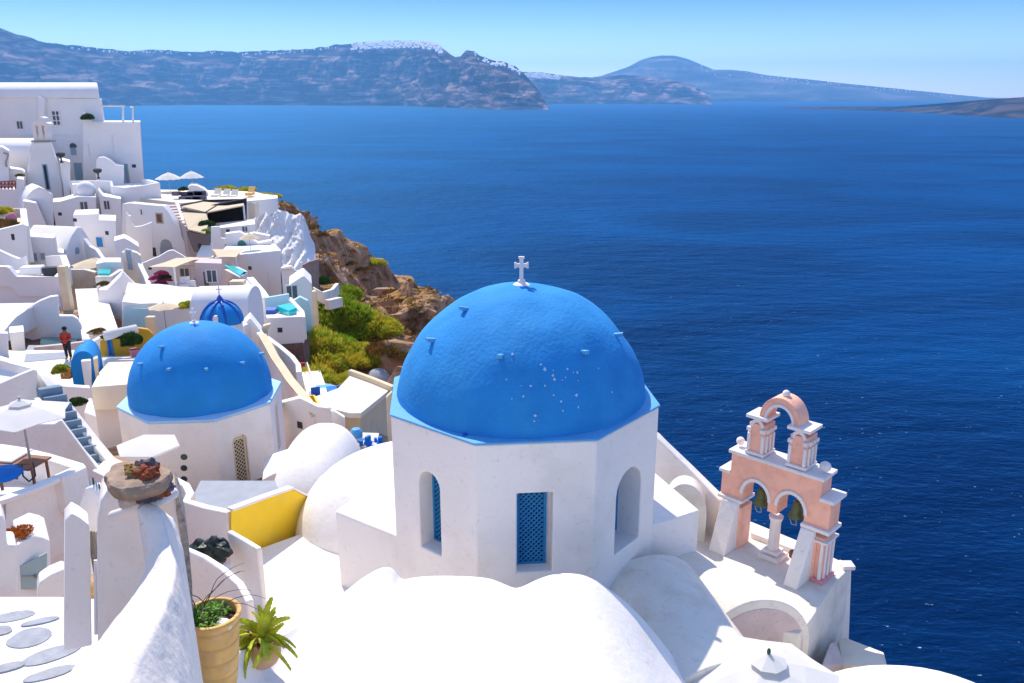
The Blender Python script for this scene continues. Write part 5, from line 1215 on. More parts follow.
sail('second cream sail awning right of the pointed one', [PY(212, 249, 70), PY(217, 257, 67), PY(236, 257, 67), PY(244, 249, 72)], post=[PY(236, 257, 67.2)])
fac('house', [(175, 266), (194, 266), (194, 285)], 65, .4, 3, m=WHITEFAR, label='grey shaded wall piece under the pointed awning', cat='wall')
hp = fac('house', [(194, 262.5), (222, 263.5), (223, 300)], (62, 62), 2, 3, m=mat('pink_wash', (.66, .52, .50), .9, .05, 1), label='pink washed house wall with dark seams under the awnings', cat='house')
window(hp, 204, 272, 205, 284, DIM, None, name='slit'); 
for i_, (px, py) in enumerate(((179, 289), (184, 283), (190, 287))):
    p = PY(px, py, 60); tag(MB().box(p - V3(0, 0, .5), .7, .6, .45, .3).box(p + V3(0, .2, -.05), .7, .15, .5, .3).build('terrace_chair', TRIM, bevel=.03), ['white lounge chair nearest the awning post', 'white lounge chair at the back of the awning terrace', 'white lounge chair at the right of the awning terrace'][i_], 'chair', 'white lounge chairs')
bush(178, 294, 58, .5, 'G', 'dark pot plant at the foot of the awning post', 'potted plants on terraces', on=False)
wall('terrace_kerb', [PY(145, 302, 57), PY(155, 299.5, 57), PY(165, 303, 55.5), PY(185, 306, 54)], .4, 2, WHITEFAR, 'wavy white kerb below the flower terrace')
col('terrace_floor', [PY(145, 306, 56), PY(205, 308, 56), PY(222, 288, 62), PY(150, 288, 62)], 3, LEDGE, label='floor of the terrace under the sail awnings', cat='terrace')
# white barrel vault and blue ribbed cupola
vb = PY(190, 318, 46); ve = PY(252, 314, 47)
pts = []
for i in range(13):
    t = math.pi * i / 12; pts.append(vb + V3(0, (1 - math.cos(t)) * 1.5, (PY(190, 287, 47.5).z - vb.z) * math.sin(t) ** .8))
tag(MB().prism([pts[0] - V3(0, 0, 3)] + pts + [pts[-1] - V3(0, 0, 3)], (ve.x - vb.x, .3, 0)).build('barrel_roof', WHITEFAR, bevel=.08), 'sunlit white barrel roof behind the ribbed blue cupola', 'roof')
cu = thing('ribbed_cupola', 'small deep blue ribbed cupola with a white niche behind the small dome', 'cupola', PY(224, 330, 41))
cc = PY(222, 322, 41); Rc = .98
V = []; F = []; n = 64; rows = 14
for j in range(rows + 1):
    t = math.pi / 2 * j / rows
    for i in range(n):
        a = 2 * math.pi * i / n; k = 1 + .10 * abs(math.sin(4 * a)) * math.cos(t) ** .5
        V.append(cc + V3(math.cos(a) * math.cos(t) * Rc * k, math.sin(a) * math.cos(t) * Rc * k, Rc * 1.12 * math.sin(t)))
for j in range(rows):
    for i in range(n): F.append((j * n + i, j * n + (i + 1) % n, (j + 1) * n + (i + 1) % n, (j + 1) * n + i))
o_ = mk('dome', V, F, BLUE2, cu, smooth=True)
MB().lathe(cc + V3(0, 0, Rc * 1.02), [(.26, 0), (.2, .15), (.12, .3), (.04, .42)], 16).build('cap', DBLUE, cu, smooth=True)
cross(cu, cc + V3(0, 0, Rc * 1.02 + .4), .5, TRIM, t=.03, base=False)
for i in range(8):
    a = rad(22.5 + 45 * i + 8); MB().tube([cc + V3(math.cos(a) * math.cos(t) * Rc * 1.06, math.sin(a) * math.cos(t) * Rc * 1.06, Rc * 1.14 * math.sin(t)) for t in [math.pi / 2 * k / 8 for k in range(8)]], .07, 6).build('rib', DBLUE, cu)
n_ = V3(.05, -1, 0).normalized(); MB().prism([cc + n_ * (Rc + .06) + V3(x, 0, z) for x, z in ((-.13, -.1), (.13, -.1), (.13, .45), (.07, .58), (-.07, .58), (-.13, .45))], -n_ * .5).build('niche', TRIM, cu, bevel=.01)
MB().lathe(cc - V3(0, 0, 1.6), [(1.0, 0), (1.0, 1.6)], 24).build('drum', WHITEFAR, cu)
fac('low_gable', [(238, 331), (250, 318), (262, 333), (262, 345)], (43, 42.5), 1.4, 2, label='small white gabled roof right of the ribbed cupola', cat='house')
wall('low_wall', [PY(236, 332, 42.5), PY(243, 325, 42.5), PY(250, 322, 43)], .3, 1.2, WHITEFAR, 'little white wall linking the cupola and the gable')
fac('horned_wall', [(262, 337), (263, 326), (271, 324), (268, 330), (268, 345)], 43.5, .4, 2, m=CREAM, label='cream horn shaped wall end behind the small dome', cat='wall')
# pool house
ph = fac('pool_house', [(252, 300), (265, 297), (266, 318), (303, 316.5), (304, 344), (252, 348)], (50, 50), .35, 0, m=WHITEFAR, label='white house with a small turquoise roof pool above brown masonry', cat='house', closed=True)
window(ph, 254, 301, 259, 316, SHUT, TRIM, .08, name='shutter')
col('deck', [PY(265, 318, 50.3), PY(303, 317, 50.3), PY(301, 308, 53.5), PY(265, 309, 53.5)], 3, WHITEFAR, parent=ph.o)
wall('back_wall', [PY(262, 298, 53.5), PY(289, 293.5, 54)], .3, 3.4, TEALW, parent=ph.o)
wall('side_wall', [PY(289, 297, 54), PY(302, 311, 52), PY(303, 317, 50.6)], .3, 1.5, WHITEFAR, parent=ph.o)
pw = PY(285, 313, 51.5); MB().prism([PZ(277, 311, pw.z), PZ(289, 316, pw.z), PZ(297, 313, pw.z), PZ(290, 308, pw.z)], (0, 0, .35)).build('pool', POOL, ph.o)
MB().box(PY(270, 316, 52), .9, .9, .5).build('lounger', DBLUE, ph.o)
MB().prism([PY(x, y, 49.9) for x, y in ((276, 345), (303, 343), (305, 364), (277, 366))], (0, 1.5, 0)).build('masonry_base', BROWNSTONE, ph.o)
# stair-like white roofs
for i_, (x, y) in enumerate(((248, 282), (253, 288), (258, 294))):
    pass
wall('sloping_parapet', [PY(250, 277, 60), PY(256, 284, 58), PY(262, 291, 56), PY(266, 297, 54.5)], .5, 2, WHITEFAR, 'bright sloping parapet at the right of the white roofs')
col('stepped_roof', [PY(244, 299, 54), PY(262, 299, 54), PY(252, 280, 60), PY(238, 281, 60)], 3, WHITEFAR, label='sunlit stepped roof beside the white barrel roof', cat='roof')
tag(MB().box(PY(238, 284.5, 58), 1.0, .8, .3).build('yellow_box', CREAM, bevel=.02), 'small pale yellow box on the sunlit roof', 'box')
# big wall with turquoise pool and green arch
bgw = fac('house', [(214, 262), (215, 258), (240, 254.5), (279, 250.5), (280.5, 254), (281, 289)], (70, 68.5), .5, 3.5, label='large plain lilac shaded wall below the cream parasol with a green arch behind', cat='house')
col('terrace_floor', [PY(216, 257, 70), PY(279, 254, 69), PY(273, 245, 76), PY(226, 246, 76)], 4, WHITEFAR, label='terrace floor around the parasol with the green arched door', cat='terrace')
wall('parapet', [PY(279, 250.5, 69), PY(273, 244, 75.5)], .4, 1.5, WHITEFAR, 'short right parapet of the parasol terrace')
ga = fac('house', [(225, 234), (240, 232), (258, 243), (272, 240.5), (273, 252)], (76.5, 76), 1, 2.5, label='white back wall with a green arched door behind the cream parasol', cat='house')
window(ga, 237, 239.5, 247, 251, GREENP, TRIM, .12, name='arched_door', arch=True)
parasol('cream parasol in front of the green arched door', PY(249, 233, 73), .95, 2.6, CLOTH, group='cream village parasols', vent=False, drop=.5)
tp_ = thing('plunge_pool', 'turquoise triangular pool below the second cream sail awning', 'pool', PY(235, 276, 66))
col('water', [PY(226, 263, 67.6), PY(225, 266, 66), PY(240, 275, 63.5), PY(245, 271, 65)], .2, POOL, parent=tp_, bevel=0)
wall('pool_edge', [PY(225, 262, 68), PY(235, 266, 66.8), PY(246, 271.5, 65)], .3, .9, WHITEFAR, parent=tp_)
wall('pool_edge', [PY(246, 271.5, 65), PY(241, 277, 63.3), PY(226, 269, 65.5)], .3, 1.8, WHITEFAR, parent=tp_)
wh = fac('house', [(211, 248), (211, 227), (220, 226.5), (221, 238), (231, 239), (237, 248), (238, 252), (211, 256)], (78, 78), .4, 0, label='white wall with a small square window under the restaurant', cat='house', closed=True)
window(wh, 225, 244, 230, 248, DIM, SHUT, .1)
fac('house', [(212, 237), (219, 228), (255, 224), (256, 240)], (84, 84), 3, 4, m=WHITEFAR, label='long bluish wall under the dark restaurant', cat='house')
fac('house', [(225, 240), (254, 233), (270, 236), (271, 246)], (80, 80), 1, 3, label='pinkish wall band behind the cream parasol', cat='house')
# houses towards the cliff
fac('house', [(281, 268), (291, 266), (300, 275), (303, 284), (303, 296)], (64, 64), .5, 3, m=WHITEFAR, label='small white wall with a dark slot beside the big lilac wall', cat='house')
h1 = fac('house', [(289, 285), (302, 276.5), (304, 276), (312, 284), (313, 317)], (57, 57.5), 3, 3.5, label='small white house with a sloping roof line beside the bushes', cat='house')
sail('little white sail over the dark slot', [PY(281, 270, 64), PY(293, 266, 66), PY(292, 269, 63)])
fac('house', [(288, 304), (300, 297), (308, 301), (312, 318)], (54.5, 54.5), .5, 3, m=TEALW, label='pale bluish triangular gable between pool house and bushes', cat='house')
fac('brown_wall', [(301, 266), (309, 262), (319, 259), (319, 286)], (70, 71), .6, 3, m=mat('mauve_brown_render', (.30, .21, .19), .95, .1, 2, .03, 3), label='brown rendered wall by the foot of the whitewashed rock', cat='wall')
tag(MB().bar(PY(301, 262, 66), PY(301, 277, 66), .12, 8).build('white_post', TRIM), 'single white post in front of the brown wall', 'post')
wall('garden_ledge', [PY(313, 287, 66), PY(322, 292, 66), PY(332, 289, 68), PY(337, 283, 70)], .35, 1, LEDGE, 'curved cream garden ledge by the cliff')
wall('garden_ledge', [PY(327, 300, 64), PY(340, 297, 66)], .5, .8, LEDGE, 'short cream ledge among the bushes')
fac('cliff_hut', [(311, 292), (316, 291), (318, 308)], 62, .6, 2, m=CREAM, label='sandy strip of wall beside the garden ledge', cat='wall')
bush(330, 283, 76, 1.0, 'b', 'reddish flowering shrub at the mouth of the dark cave', 'shrubs on the cliff slope', on=False)
bush(322, 285, 72, .9, 'G', 'dark green garden shrub beside the curved ledge', 'shrubs on the cliff slope', on=False)
# whitewashed rock
V = []; F = []; nx_, nz_ = 44, 36
def wr_edge(px): return interp([(256, 217), (264, 213), (270, 217), (276, 210), (282, 211), (290, 214), (294, 216), (300, 213), (304, 218), (307, 228), (310, 240), (313, 250)], px)
for j in range(nz_ + 1):
    for i in range(nx_ + 1):
        px = 254 + 59 * i / nx_; y0 = wr_edge(px); py = y0 + (272 - y0) * j / nz_
        Y = 90 - 5.5 * (j / nz_) ** 1.2; p = PY(px, py, Y)
        d = V3(px * .09, py * .09, 0); p.y += 1.3 * abs(noise.noise(V3(px * .11 + py * .05, py * .05, 0))) + .5 * abs(noise.noise(V3(px * .3, py * .16, 3))) + (1.0 * max(0, (i / nx_ - .85)) * 5)
        V.append(p)
for j in range(nz_):
    for i in range(nx_): a = j * (nx_ + 1) + i; F.append((a, a + 1, a + nx_ + 2, a + nx_ + 1))
k0 = len(V)
for i in range(nx_ + 1): V.append(V[i] + V3(-2, 7, -4))
for i in range(nx_): F.append((i, k0 + i, k0 + i + 1, i + 1))
k1 = len(V)
for j in range(nz_ + 1): V.append(V[j * (nx_ + 1) + nx_] + V3(-4.2, 7, -3))
for j in range(nz_): F.append((j * (nx_ + 1) + nx_, (j + 1) * (nx_ + 1) + nx_, k1 + j + 1, k1 + j))
tag(mk('whitewashed_rock', V, F, WHITEFAR, smooth=False, base=PY(285, 265, 84)), 'craggy rock face painted white under the brown cliff edge', 'rock')
# restaurant and parasol terrace
rs_ = thing('restaurant_terrace', 'restaurant terrace with a dark open front and cream canopies near the cliff edge', 'restaurant', PY(220, 222, 92))
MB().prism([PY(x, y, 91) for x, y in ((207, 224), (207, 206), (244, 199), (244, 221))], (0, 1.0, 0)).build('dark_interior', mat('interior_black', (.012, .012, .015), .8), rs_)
def flat(pts, m, name, par, th=.12): return MB().prism([PY(*p) for p in pts], (0, 0, -th)).build(name, m, par)
flat([(181, 206, 90), (206, 212, 86), (220, 203, 93), (202, 201.5, 95)], CLOTH, 'canopy', rs_); flat([(207, 212, 86), (244, 205, 88), (243, 200.5, 95), (222, 203, 93)], CLOTH, 'canopy', rs_)
flat([(182, 211, 88.5), (206, 213.5, 85), (209, 222, 83), (205, 233, 79), (188, 229, 81)], CLOTH, 'canopy', rs_)
for pr in ((206, 213, 86), (243.5, 205, 88), (181, 207, 90)):
    MB().bar(PY(*pr), PY(*pr) - V3(0, 0, 3), .1, 6).build('post', TRIM, rs_)
MB().bar(PY(181, 205.5, 90), PY(203, 201, 95), .12, 5).bar(PY(206, 212.5, 86), PY(222, 202.5, 93.5), .12, 5).bar(PY(203, 201, 95), PY(243, 200, 95.5), .15, 5).bar(PY(181, 210, 88.4), PY(206, 213, 85.2), .1, 5).build('canopy_frame', DIM, rs_)
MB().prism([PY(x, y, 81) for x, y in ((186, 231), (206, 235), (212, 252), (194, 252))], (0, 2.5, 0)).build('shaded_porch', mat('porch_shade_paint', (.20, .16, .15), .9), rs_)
fac('house', [(206, 224.5), (244, 221), (256, 219), (257, 238)], (88, 88), .5, 3, WHITEFAR, 'long white parapet below the dark restaurant opening', 'wall')
col('upper_terrace', [PY(140, 198, 96), PY(182, 203, 94), PY(210, 200, 97), (PY(255, 203, 97)), PY(277, 197, 101), PY(255, 191.5, 107), PY(205, 190, 107), PY(158, 189.5, 106)], 3.5, CREAMROOF, label='sandy upper terrace with two white parasols on the cliff edge', cat='terrace', bevel=.1)
wall('curved_parapet', [PY(212, 191, 107), PY(240, 193.5, 106), PY(262, 194, 105), PY(276, 195.5, 102.5), PY(276, 198, 100), PY(262, 199.5, 98), PY(244, 201, 97)], .4, 3, WHITEFAR, 'rounded white parapet at the outer tip of the parasol terrace', zb=-16)
hut = fac('small_hut', [(188, 187), (191, 185), (197, 185.5), (204, 189), (208, 193), (209, 201)], (101, 101), 3, 1, WHITEFAR, 'small rounded white hut between the two parasols and the sea', 'hut')
PA = parasol('left white parasol on the clifftop terrace', PY(168, 172.2, 104), 1.65, 2.6, CLOTHW, group='white clifftop parasols', vent=False, n=12, drop=.5)
PB_ = parasol('right white parasol on the clifftop terrace', PY(191, 170.8, 104), 1.5, 2.4, CLOTHW, group='white clifftop parasols', vent=False, n=12, drop=.55)
for i_, (px, py, s) in enumerate(((186, 197, 1.5), (194, 196.5, 1.8), (199, 196, 1.4), (173, 200, .9), (176, 192, .8))):
    p = PY(px, py, 97.5); t_ = thing('terrace_sofa', ['dark mauve sofa at the left of the cushioned group', 'long dark mauve sofa in the middle of the group', 'dark mauve sofa beside the hut', 'low dark stool near the cream terrace edge', 'small dark table under the right parasol'][i_], 'sofa' if i_ < 3 else 'stool', p - V3(0, 0, .4), 'dark mauve terrace seats' if i_ < 3 else None)
    MB().box(p - V3(0, 0, .4), s, .8, .45).build('seat', PURP, t_, bevel=.05)
    if i_ < 3: MB().box(p + V3(0, .45, -.4), s, .25, .95).build('backrest', PURP, t_, bevel=.05)
for i_, (px, py) in enumerate(((216, 197), (225, 197.5), (233, 198), (250, 195))):
    p = PY(px, py, 101); t_ = thing('sun_lounger', ['pale sun lounger nearest the hut', 'second pale sun lounger from the hut', 'third pale sun lounger from the hut', 'small reddish lounger near the tip of the curved parapet'][i_], 'sun lounger', p, 'clifftop sun loungers')
    mm = LEDGE if i_ < 3 else TERRA; MB().box(p, .8, 1.4, .3).build('seat', mm, t_, bevel=.03); MB().prism([p + V3(-.4, .5, .3), p + V3(.4, .5, .3), p + V3(.4, 1.1, .9), p + V3(-.4, 1.1, .9)], (0, .08, .0)).build('backrest', mm, t_)
# stair strip between hillside house and restaurant
stairs('terrace_steps', PY(166, 205, 92), PY(186, 228, 83), (1.6, .6, 0), 8, PINKISH, 'brownish steps rising beside the restaurant canopy', drop=3)
wall('white_wall', [PY(176, 200, 93), PY(180, 210, 89), PY(184, 222, 85)], .35, 2, WHITEFAR, 'thin white wall between the brown steps and the canopy')
bush(208, 227, 82.5, .8, 'G', 'green climber at the corner of the restaurant porch', 'potted plants on terraces', on=False); bush(206, 234, 80, .6, 'g', 'lower green climber by the restaurant porch', 'potted plants on terraces', on=False)
col('white_pavement', [PY(196, 256, 79), PY(214, 257, 79), PY(212, 240, 82), (PY(204, 240, 82))], 3, WHITEFAR, label='white landing at the foot of the restaurant porch', cat='floor')
bush(184, 191, 100, .6, 'G', 'little dark bush beside the clifftop hut', 'potted plants on terraces', on=False)
fac('house', [(-14, 280), (0, 280), (0, 285)], 75, 4, 3, label='hidden sliver of white wall at the left edge', cat='wall')

# ------------------------------------------------------------------ near left: stair, parasol terrace, gate, pillar, pots
# stair with parapets
sp = [(-20, 352, 27.8), (-2, 357, 27.5), (16, 362.5, 27.2), (34, 367, 26.8), (40, 370, 26.7), (52, 386, 26.3), (75, 415, 25.5), (97, 443, 24.8), (118, 468, 24.1)]
wall('stair_parapet', [PY(*p) for p in sp], .32, 3.2, WHITE, 'long white parapet following the blue grey stair down to the pillar', zb=-15)
STEP = mat('blue_grey_step', (.19, .27, .34), .9, .08, 3, .006, 10)
sA = PY(36, 388, 25.8); sB = PY(100, 501, 23.4)
stairs('blue_stairs', sA, sB, (.55, .36, 0), 13, STEP, 'blue grey stair flight between two white parapets on the left', drop=.4)
wall('stair_parapet', [PY(36, 397, 25.4), PY(48, 410, 25.0), PY(70, 436, 24.4), PY(98, 468, 23.6), PY(99, 472, 23.5)], .2, 4, WHITE, 'inner white parapet on the left of the blue grey stair', zb=-15)
fac('house', [(-20, 391), (-2, 384.5), (20, 375), (34, 369.5), (37, 371), (38, 430)], (26.2, 26.0), .25, 2, WHITE, 'lavender shaded wall with a rising white edge at the top left of the stair', 'wall')
col('terrace_floor', [PY(-20, 388, 26.4), PY(33, 382, 26.2), PY(30, 374, 26.9), (PY(-20, 366, 27.6))], 2, WHITE, label='small white landing behind the rising edge wall', cat='floor')
fac('house', [(-20, 424), (20, 424), (55, 424), (61, 420), (99, 471), (100, 560)], (24.2, 23.3), .3, 2, WHITE, 'bluish shaded wall under the inner stair parapet', 'wall')
# parasol terrace
TZ = PY(40, 485, 17.5).z
pter = thing('parasol_terrace', 'white walled terrace with wooden table under the big pale parasol on the left', 'terrace', PY(30, 560, 17))
wall('parapet', [PY(-30, 443, 20.5), PY(0, 446, 20.2), PY(20, 449, 20), PY(45, 455, 19.5), PY(78, 465, 18.8), PY(80, 467, 18.4), PY(56, 477, 17.5)], .3, .95, WHITE, parent=pter)
wall('parapet_front', [PY(56, 477, 17.5), PY(36, 486, 16.9), PY(5, 497, 16.2), PY(-30, 508, 15.6)], .24, .12, WHITE, parent=pter, bevel=.03)
col('floor', [PY(78, 470, 18.7) - V3(0, 0, .5), PY(54, 481, 17.5) - V3(0, 0, .05), PY(-30, 512, 15.6) - V3(0, 0, .05), PY(-30, 460, 20.4) - V3(0, 0, .7)], .3, WHITE, parent=pter, bevel=0)
A, n, u = plane_of((-30, 512), 15.5, (82, 472), 18.6)
MB().prism([PP(x, y, A, n) for x, y in ((-30, 510), (3, 499), (36, 488), (56, 479), (80, 468), (82, 600), (-30, 640))], -n * .25).build('outer_wall', WHITE, pter, bevel=.03)
pl_ = PP(3, 496, A, n) + n * .05; MB().bar(pl_, PP(3, 530, A, n) + n * .05, .02).build('drain_pipe', METAL, pter)
pc = PY(20, 403, 18.2)
bigp = parasol('big pale hexagonal parasol over the terrace table on the left', pc, 1.1, 2.35, CLOTHW, n=6, drop=.28, rot=rad(-8))
tb = thing('wooden_table', 'brown wooden table with a white top cloth under the pale parasol', 'table', PY(20, 480, 18))
tt = PY(18, 461, 18.2); 
MB().box(tt + V3(.1, 0, -.05), 1.0, .75, .05, -.2).build('tabletop', WOOD, tb, bevel=.01)
for sx, sy in ((-.3, -.3), (.55, -.4), (-.3, .3), (.55, .2)): MB().box(tt + V3(sx, sy, -.62), .05, .05, .58).build('leg', WOOD, tb)
tag(MB().box(tt + V3(-.55, .3, .015), 1.1, .75, .04, -.15).build('table_cloth', CLOTHW, bevel=.01), 'cream cloth lying on the far half of the wooden table', 'cloth')
fs = thing('folding_stool', 'folding stool with black metal legs beside the wooden table', 'stool', PY(28, 485, 17.4))
mb = MB(); p = PY(28, 468, 17.6)
mb.tube([p + V3(-.12, 0, .1), p + V3(-.15, 0, -.2), p + V3(.0, -.05, -.32), p + V3(.14, 0, -.2), p + V3(.14, 0, .15)], .018).build('legs', DIM, fs); MB().box(p + V3(0, 0, .14), .3, .28, .03).build('seat', WOOD, fs)
bc = MB().ball(PY(2, 474, 17.2), .42, 20, (1.1, 1, .3), .15).build('blue_cushion', BLUEC, smooth=True); tag(bc, 'bright blue bean cushion at the left edge of the terrace', 'cushion')
# planter with rusty plant, hatch
HZ = PY(40, 600, 12).z
fac('garden_wall', [(17, 545), (34, 536), (44, 538), (50, 541), (52, 600), (17, 600)], (13.2, 13.8), 1.1, 0, WHITE, 'white planter block with a pale green hatch under the rusty plant', 'planter', closed=True, bevel=.03)
gd = [o for o in SC.objects if o.name.startswith('garden_wall')][-1]
A, n, u = plane_of((17, 545), 13.2, (50, 541), 13.8)
ht_ = thing('hatch_door', 'pale green hatch door with an iron bar below the rusty plant', 'door', PP(33, 588, A, n))
MB().prism([PP(x, y, A + n * .0, n) for x, y in ((20, 589), (20, 566), (46, 552), (46, 589))], n * .03).build('panel', PALEG, ht_, bevel=.005)
MB().tube([PP(x, y, A, n) + n * .05 for x, y in ((20, 575.5), (33, 576), (41, 576.5))], .012).box(PP(34, 577, A, n) + n * .05, .07, .03, .07).build('latch', METAL, ht_)
rp_ = thing('rusty_plant', 'round rusty orange dried plant on the white planter block', 'plant', PY(20, 545, 13.6))
me = BM['b'].copy(); me.materials.clear(); me.materials.append(ORANGEF); o_ = bpy.data.objects.new('foliage', me); COL.objects.link(o_); o_.parent = rp_; o_.location = (0, 0, .18); o_.scale = (.30, .26, .34)
MB().lathe(PY(20, 546, 13.6) - V3(0, 0, .05), [(.13, 0), (.2, .22)], 14).build('pot', DIM, rp_)
fac('low_wall', [(-20, 520), (2, 515), (6, 523), (7, 545), (16, 545), (18, 552), (18, 605), (-20, 605)], (12.5, 12.7), .6, 0, WHITE, 'stepped white wall at the left edge below the drain pipe', 'wall', closed=True, bevel=.04)
fac('low_wall', [(38, 590), (40, 582), (50, 575), (64, 569), (68, 572), (70, 625), (38, 625)], (11.6, 11.9), .35, 0, WHITE, 'low pale wall curving up to the gate post', 'wall', closed=True, bevel=.04)
wall('low_wall', [PY(-20, 602, 12.2), PY(0, 604, 12), PY(40, 606, 11.8)], .3, .6, WHITE, 'low white kerb behind the painted paving', 'kerb')
# courtyard floor with painted joints
GZ = PY(30, 640, 9.4).z
col('courtyard_floor', [PZ(-60, 720, GZ), PZ(120, 720, GZ), PZ(110, 600, GZ), PZ(60, 597, GZ), PZ(-60, 597, GZ)], .5, WHITE, bevel=0)
tag(SC.objects['courtyard_floor'], kind='structure')
for i_, (px, py, rx, ry, an) in enumerate(((12, 617, .30, .07, .3), (30, 638, .27, .13, .2), (52, 655, .36, .09, .55), (50, 674, .30, .06, .5), (-4, 632, .2, .07, .1), (40, 622, .24, .04, .4), (8, 668, .2, .05, .4))):
    c = PZ(px, py, GZ); P = []
    for k in range(18):
        a = 2 * math.pi * k / 18; r = 1 + .13 * noise.noise(V3(math.cos(a) * 1.2, math.sin(a) * 1.2, i_)); x = rx * math.cos(a) * r; y = ry * 1.7 * math.sin(a) * r
        P.append(c + V3(x * math.cos(an) - y * math.sin(an), x * math.sin(an) + y * math.cos(an), .004))
    o = MB().prism(P, (0, 0, .006 + .002 * i_)).build('paving_stone', PAVE, SC.objects['courtyard_floor'], bevel=.003)
# gate post, slats, pillar
gp = fac('gate_post', [(65, 521), (72, 513.5), (80, 518), (89, 525), (90, 530), (92, 646), (64, 652)], (8.6, 8.5), .35, 0, WHITE, 'slim white gate post with a tiny orange flower on top', 'post', closed=True, bevel=.02)
fl = thing('flower_cup', 'tiny orange flower in a white cup on the gate post', 'flower', PY(78, 524, 8.5))
p = PY(78, 524, 8.55); MB().lathe(p - V3(0, 0, .05), [(.03, 0), (.05, .07)], 12).build('cup', TRIM, fl)
me = ORANGEF; MB().ball(p + V3(0, 0, .05), .055, 14, (1, 1, .8), .5, 3).build('flower', REDSTONE, fl)
sg = thing('slatted_gate', 'weathered wooden slat gate between the post and the pillar', 'gate', PY(93, 640, 8.4))
for i in range(4):
    a = PY(88 + i * 2.6, 530 + i * .5, 8.75 - i * .02); b = PY(89 + i * 2.4, 636 - i, 8.6 - i * .02)
    MB().box(V3(a.x, a.y, b.z), .022, .03, a.z - b.z).build('slat', SLAT, sg)
MB().bar(PY(95.5, 560, 8.5), PY(96, 634, 8.4), .02, 10).build('pipe', TRIM, sg); MB().bar(PY(88, 557, 8.6), PY(98, 557, 8.6), .008).build('wire', METAL, sg)
gl = thing('shard_wall', 'pink white wall fin topped with upright dark glass shards', 'wall', PY(90, 540, 9.2))
A, n, u = plane_of((76, 520), 9.2, (102, 520), 9.0)
MB().prism([PP(x, y, A, n) for x, y in ((75, 575), (76, 520), (80, 500), (84, 489), (89, 486.5), (95, 492), (100, 500), (103, 510), (104, 575))], -n * .16).build('fin', WHITE, gl, bevel=.03)
for i, (px, py) in enumerate(((85, 487), (88, 485), (91, 488), (94, 491), (96.5, 495), (99, 499))):
    p = PP(px, py, A, n) - n * .08; MB().prism([p + u * -.018 - V3(0, 0, .05), p + u * .018 - V3(0, 0, .05), p + u * .012 + V3(0, 0, .05), p + u * -.006 + V3(0, 0, .07)], n * .008).build('glass_shard', DGREEN if i % 2 else SHUT, gl)
pil = thing('plastered_pillar', 'thick hand plastered pillar under the big flat stone in the left foreground', 'pillar', PY(145, 640, 7.8))
A, n, u = plane_of((97, 560), 7.9, (192, 560), 7.9)
MB().prism([PP(x, y, A, n) for x, y in ((98, 760), (97, 520), (100, 503), (106, 492), (118, 486), (150, 487), (168, 489), (176, 498), (182, 512), (187, 535), (190, 760))], PY(190, 560, 7.9).normalized() * V3(1, 1, 0) * .75).build('core', PILLARW, pil, bevel=.05)
MB().prism([PP(x, y, A + n * .03, n) for x, y in ((178, 497), (183, 511), (188, 535), (192, 580), (194, 640), (199, 700), (186, 700), (183, 640), (184, 580), (181, 540), (176, 512))], PY(192, 560, 7.9).normalized() * V3(1, 1, 0) * .8).build('exposed_edge', ROUGHS, pil, bevel=.01)
# lumpy plaster lip
lip = [(113, 516, 7.6), (120, 514, 7.58), (130, 510, 7.55), (142, 506, 7.55), (155, 503, 7.6), (166, 498, 7.7), (175, 492, 7.8)]
mb = MB(); 
for i in range(len(lip) - 1):
    for k in range(5):
        q_ = PY(*lip[i]).lerp(PY(*lip[i + 1]), k / 5); mb.ball(q_, .062 + .012 * noise.noise(q_ * 9), 10)
lo = mb.build('plaster_lip', PILLARW, pil, smooth=True); rm = lo.modifiers.new('rm', 'REMESH'); rm.mode = 'VOXEL'; rm.voxel_size = .018; rm.use_smooth_shade = True; sm = lo.modifiers.new('sm', 'SMOOTH'); sm.iterations = 8
# descending curved wall, cross sections from the pillar to the camera
sec = [((138, 508), (151, 503), (176, 520), 7.45), ((147, 530), (160, 512), (182, 545), 7.3), ((148, 560), (168, 535), (186, 580), 7.1), ((136, 590), (174, 562), (190, 620), 6.8), ((112, 622), (172, 585), (193, 650), 6.4), ((86, 655), (160, 612), (196, 690), 5.9), ((56, 690), (140, 650), (198, 740), 5.3), ((20, 730), (115, 695), (198, 790), 4.7)]
V = []; F = []
def cr(a, b, c, d, t): return .5 * ((2 * b) + (-a + c) * t + (2 * a - 5 * b + 4 * c - d) * t * t + (-a + 3 * b - 3 * c + d) * t ** 3)
S3 = []
for L_, C_, R_, Y in sec: S3.append((PY(*L_, Y - .12), PY(*C_, Y), PY(*R_, Y + .12)))
rowsS = []
for i in range(len(S3) - 1):
    for k in range(6):
        t = k / 6; q4 = [S3[max(i - 1, 0)], S3[i], S3[i + 1], S3[min(i + 2, len(S3) - 1)]]
        rowsS.append([cr(q4[0][m_], q4[1][m_], q4[2][m_], q4[3][m_], t) for m_ in range(3)])
M = 22
for r_i, (l, c, r) in enumerate(rowsS):
    row = [V3(l.x - .02, l.y, l.z - 3)]
    for k in range(M + 1):
        t = k / M
        # quadratic curve left foot -> crest -> right foot with a rounded crest
        a = l.lerp(c, min(1, t * 2)) if t <= .5 else c.lerp(r, (t - .5) * 2)
        b = l * (1 - t) ** 2 + (c * 2 - (l + r) / 2) * 2 * t * (1 - t) + r * t * t
        p = a * .55 + b * .45
        p = p + V3(0, 0, .022 * fbm(p * 3.1, 3)) + V3(.016, 0, 0) * fbm(p * 5 + V3(4, 0, 0), 3)
        row.append(p)
    row.append(V3(r.x + .02, r.y + .1, r.z - 3)); V += row
M2 = M + 3
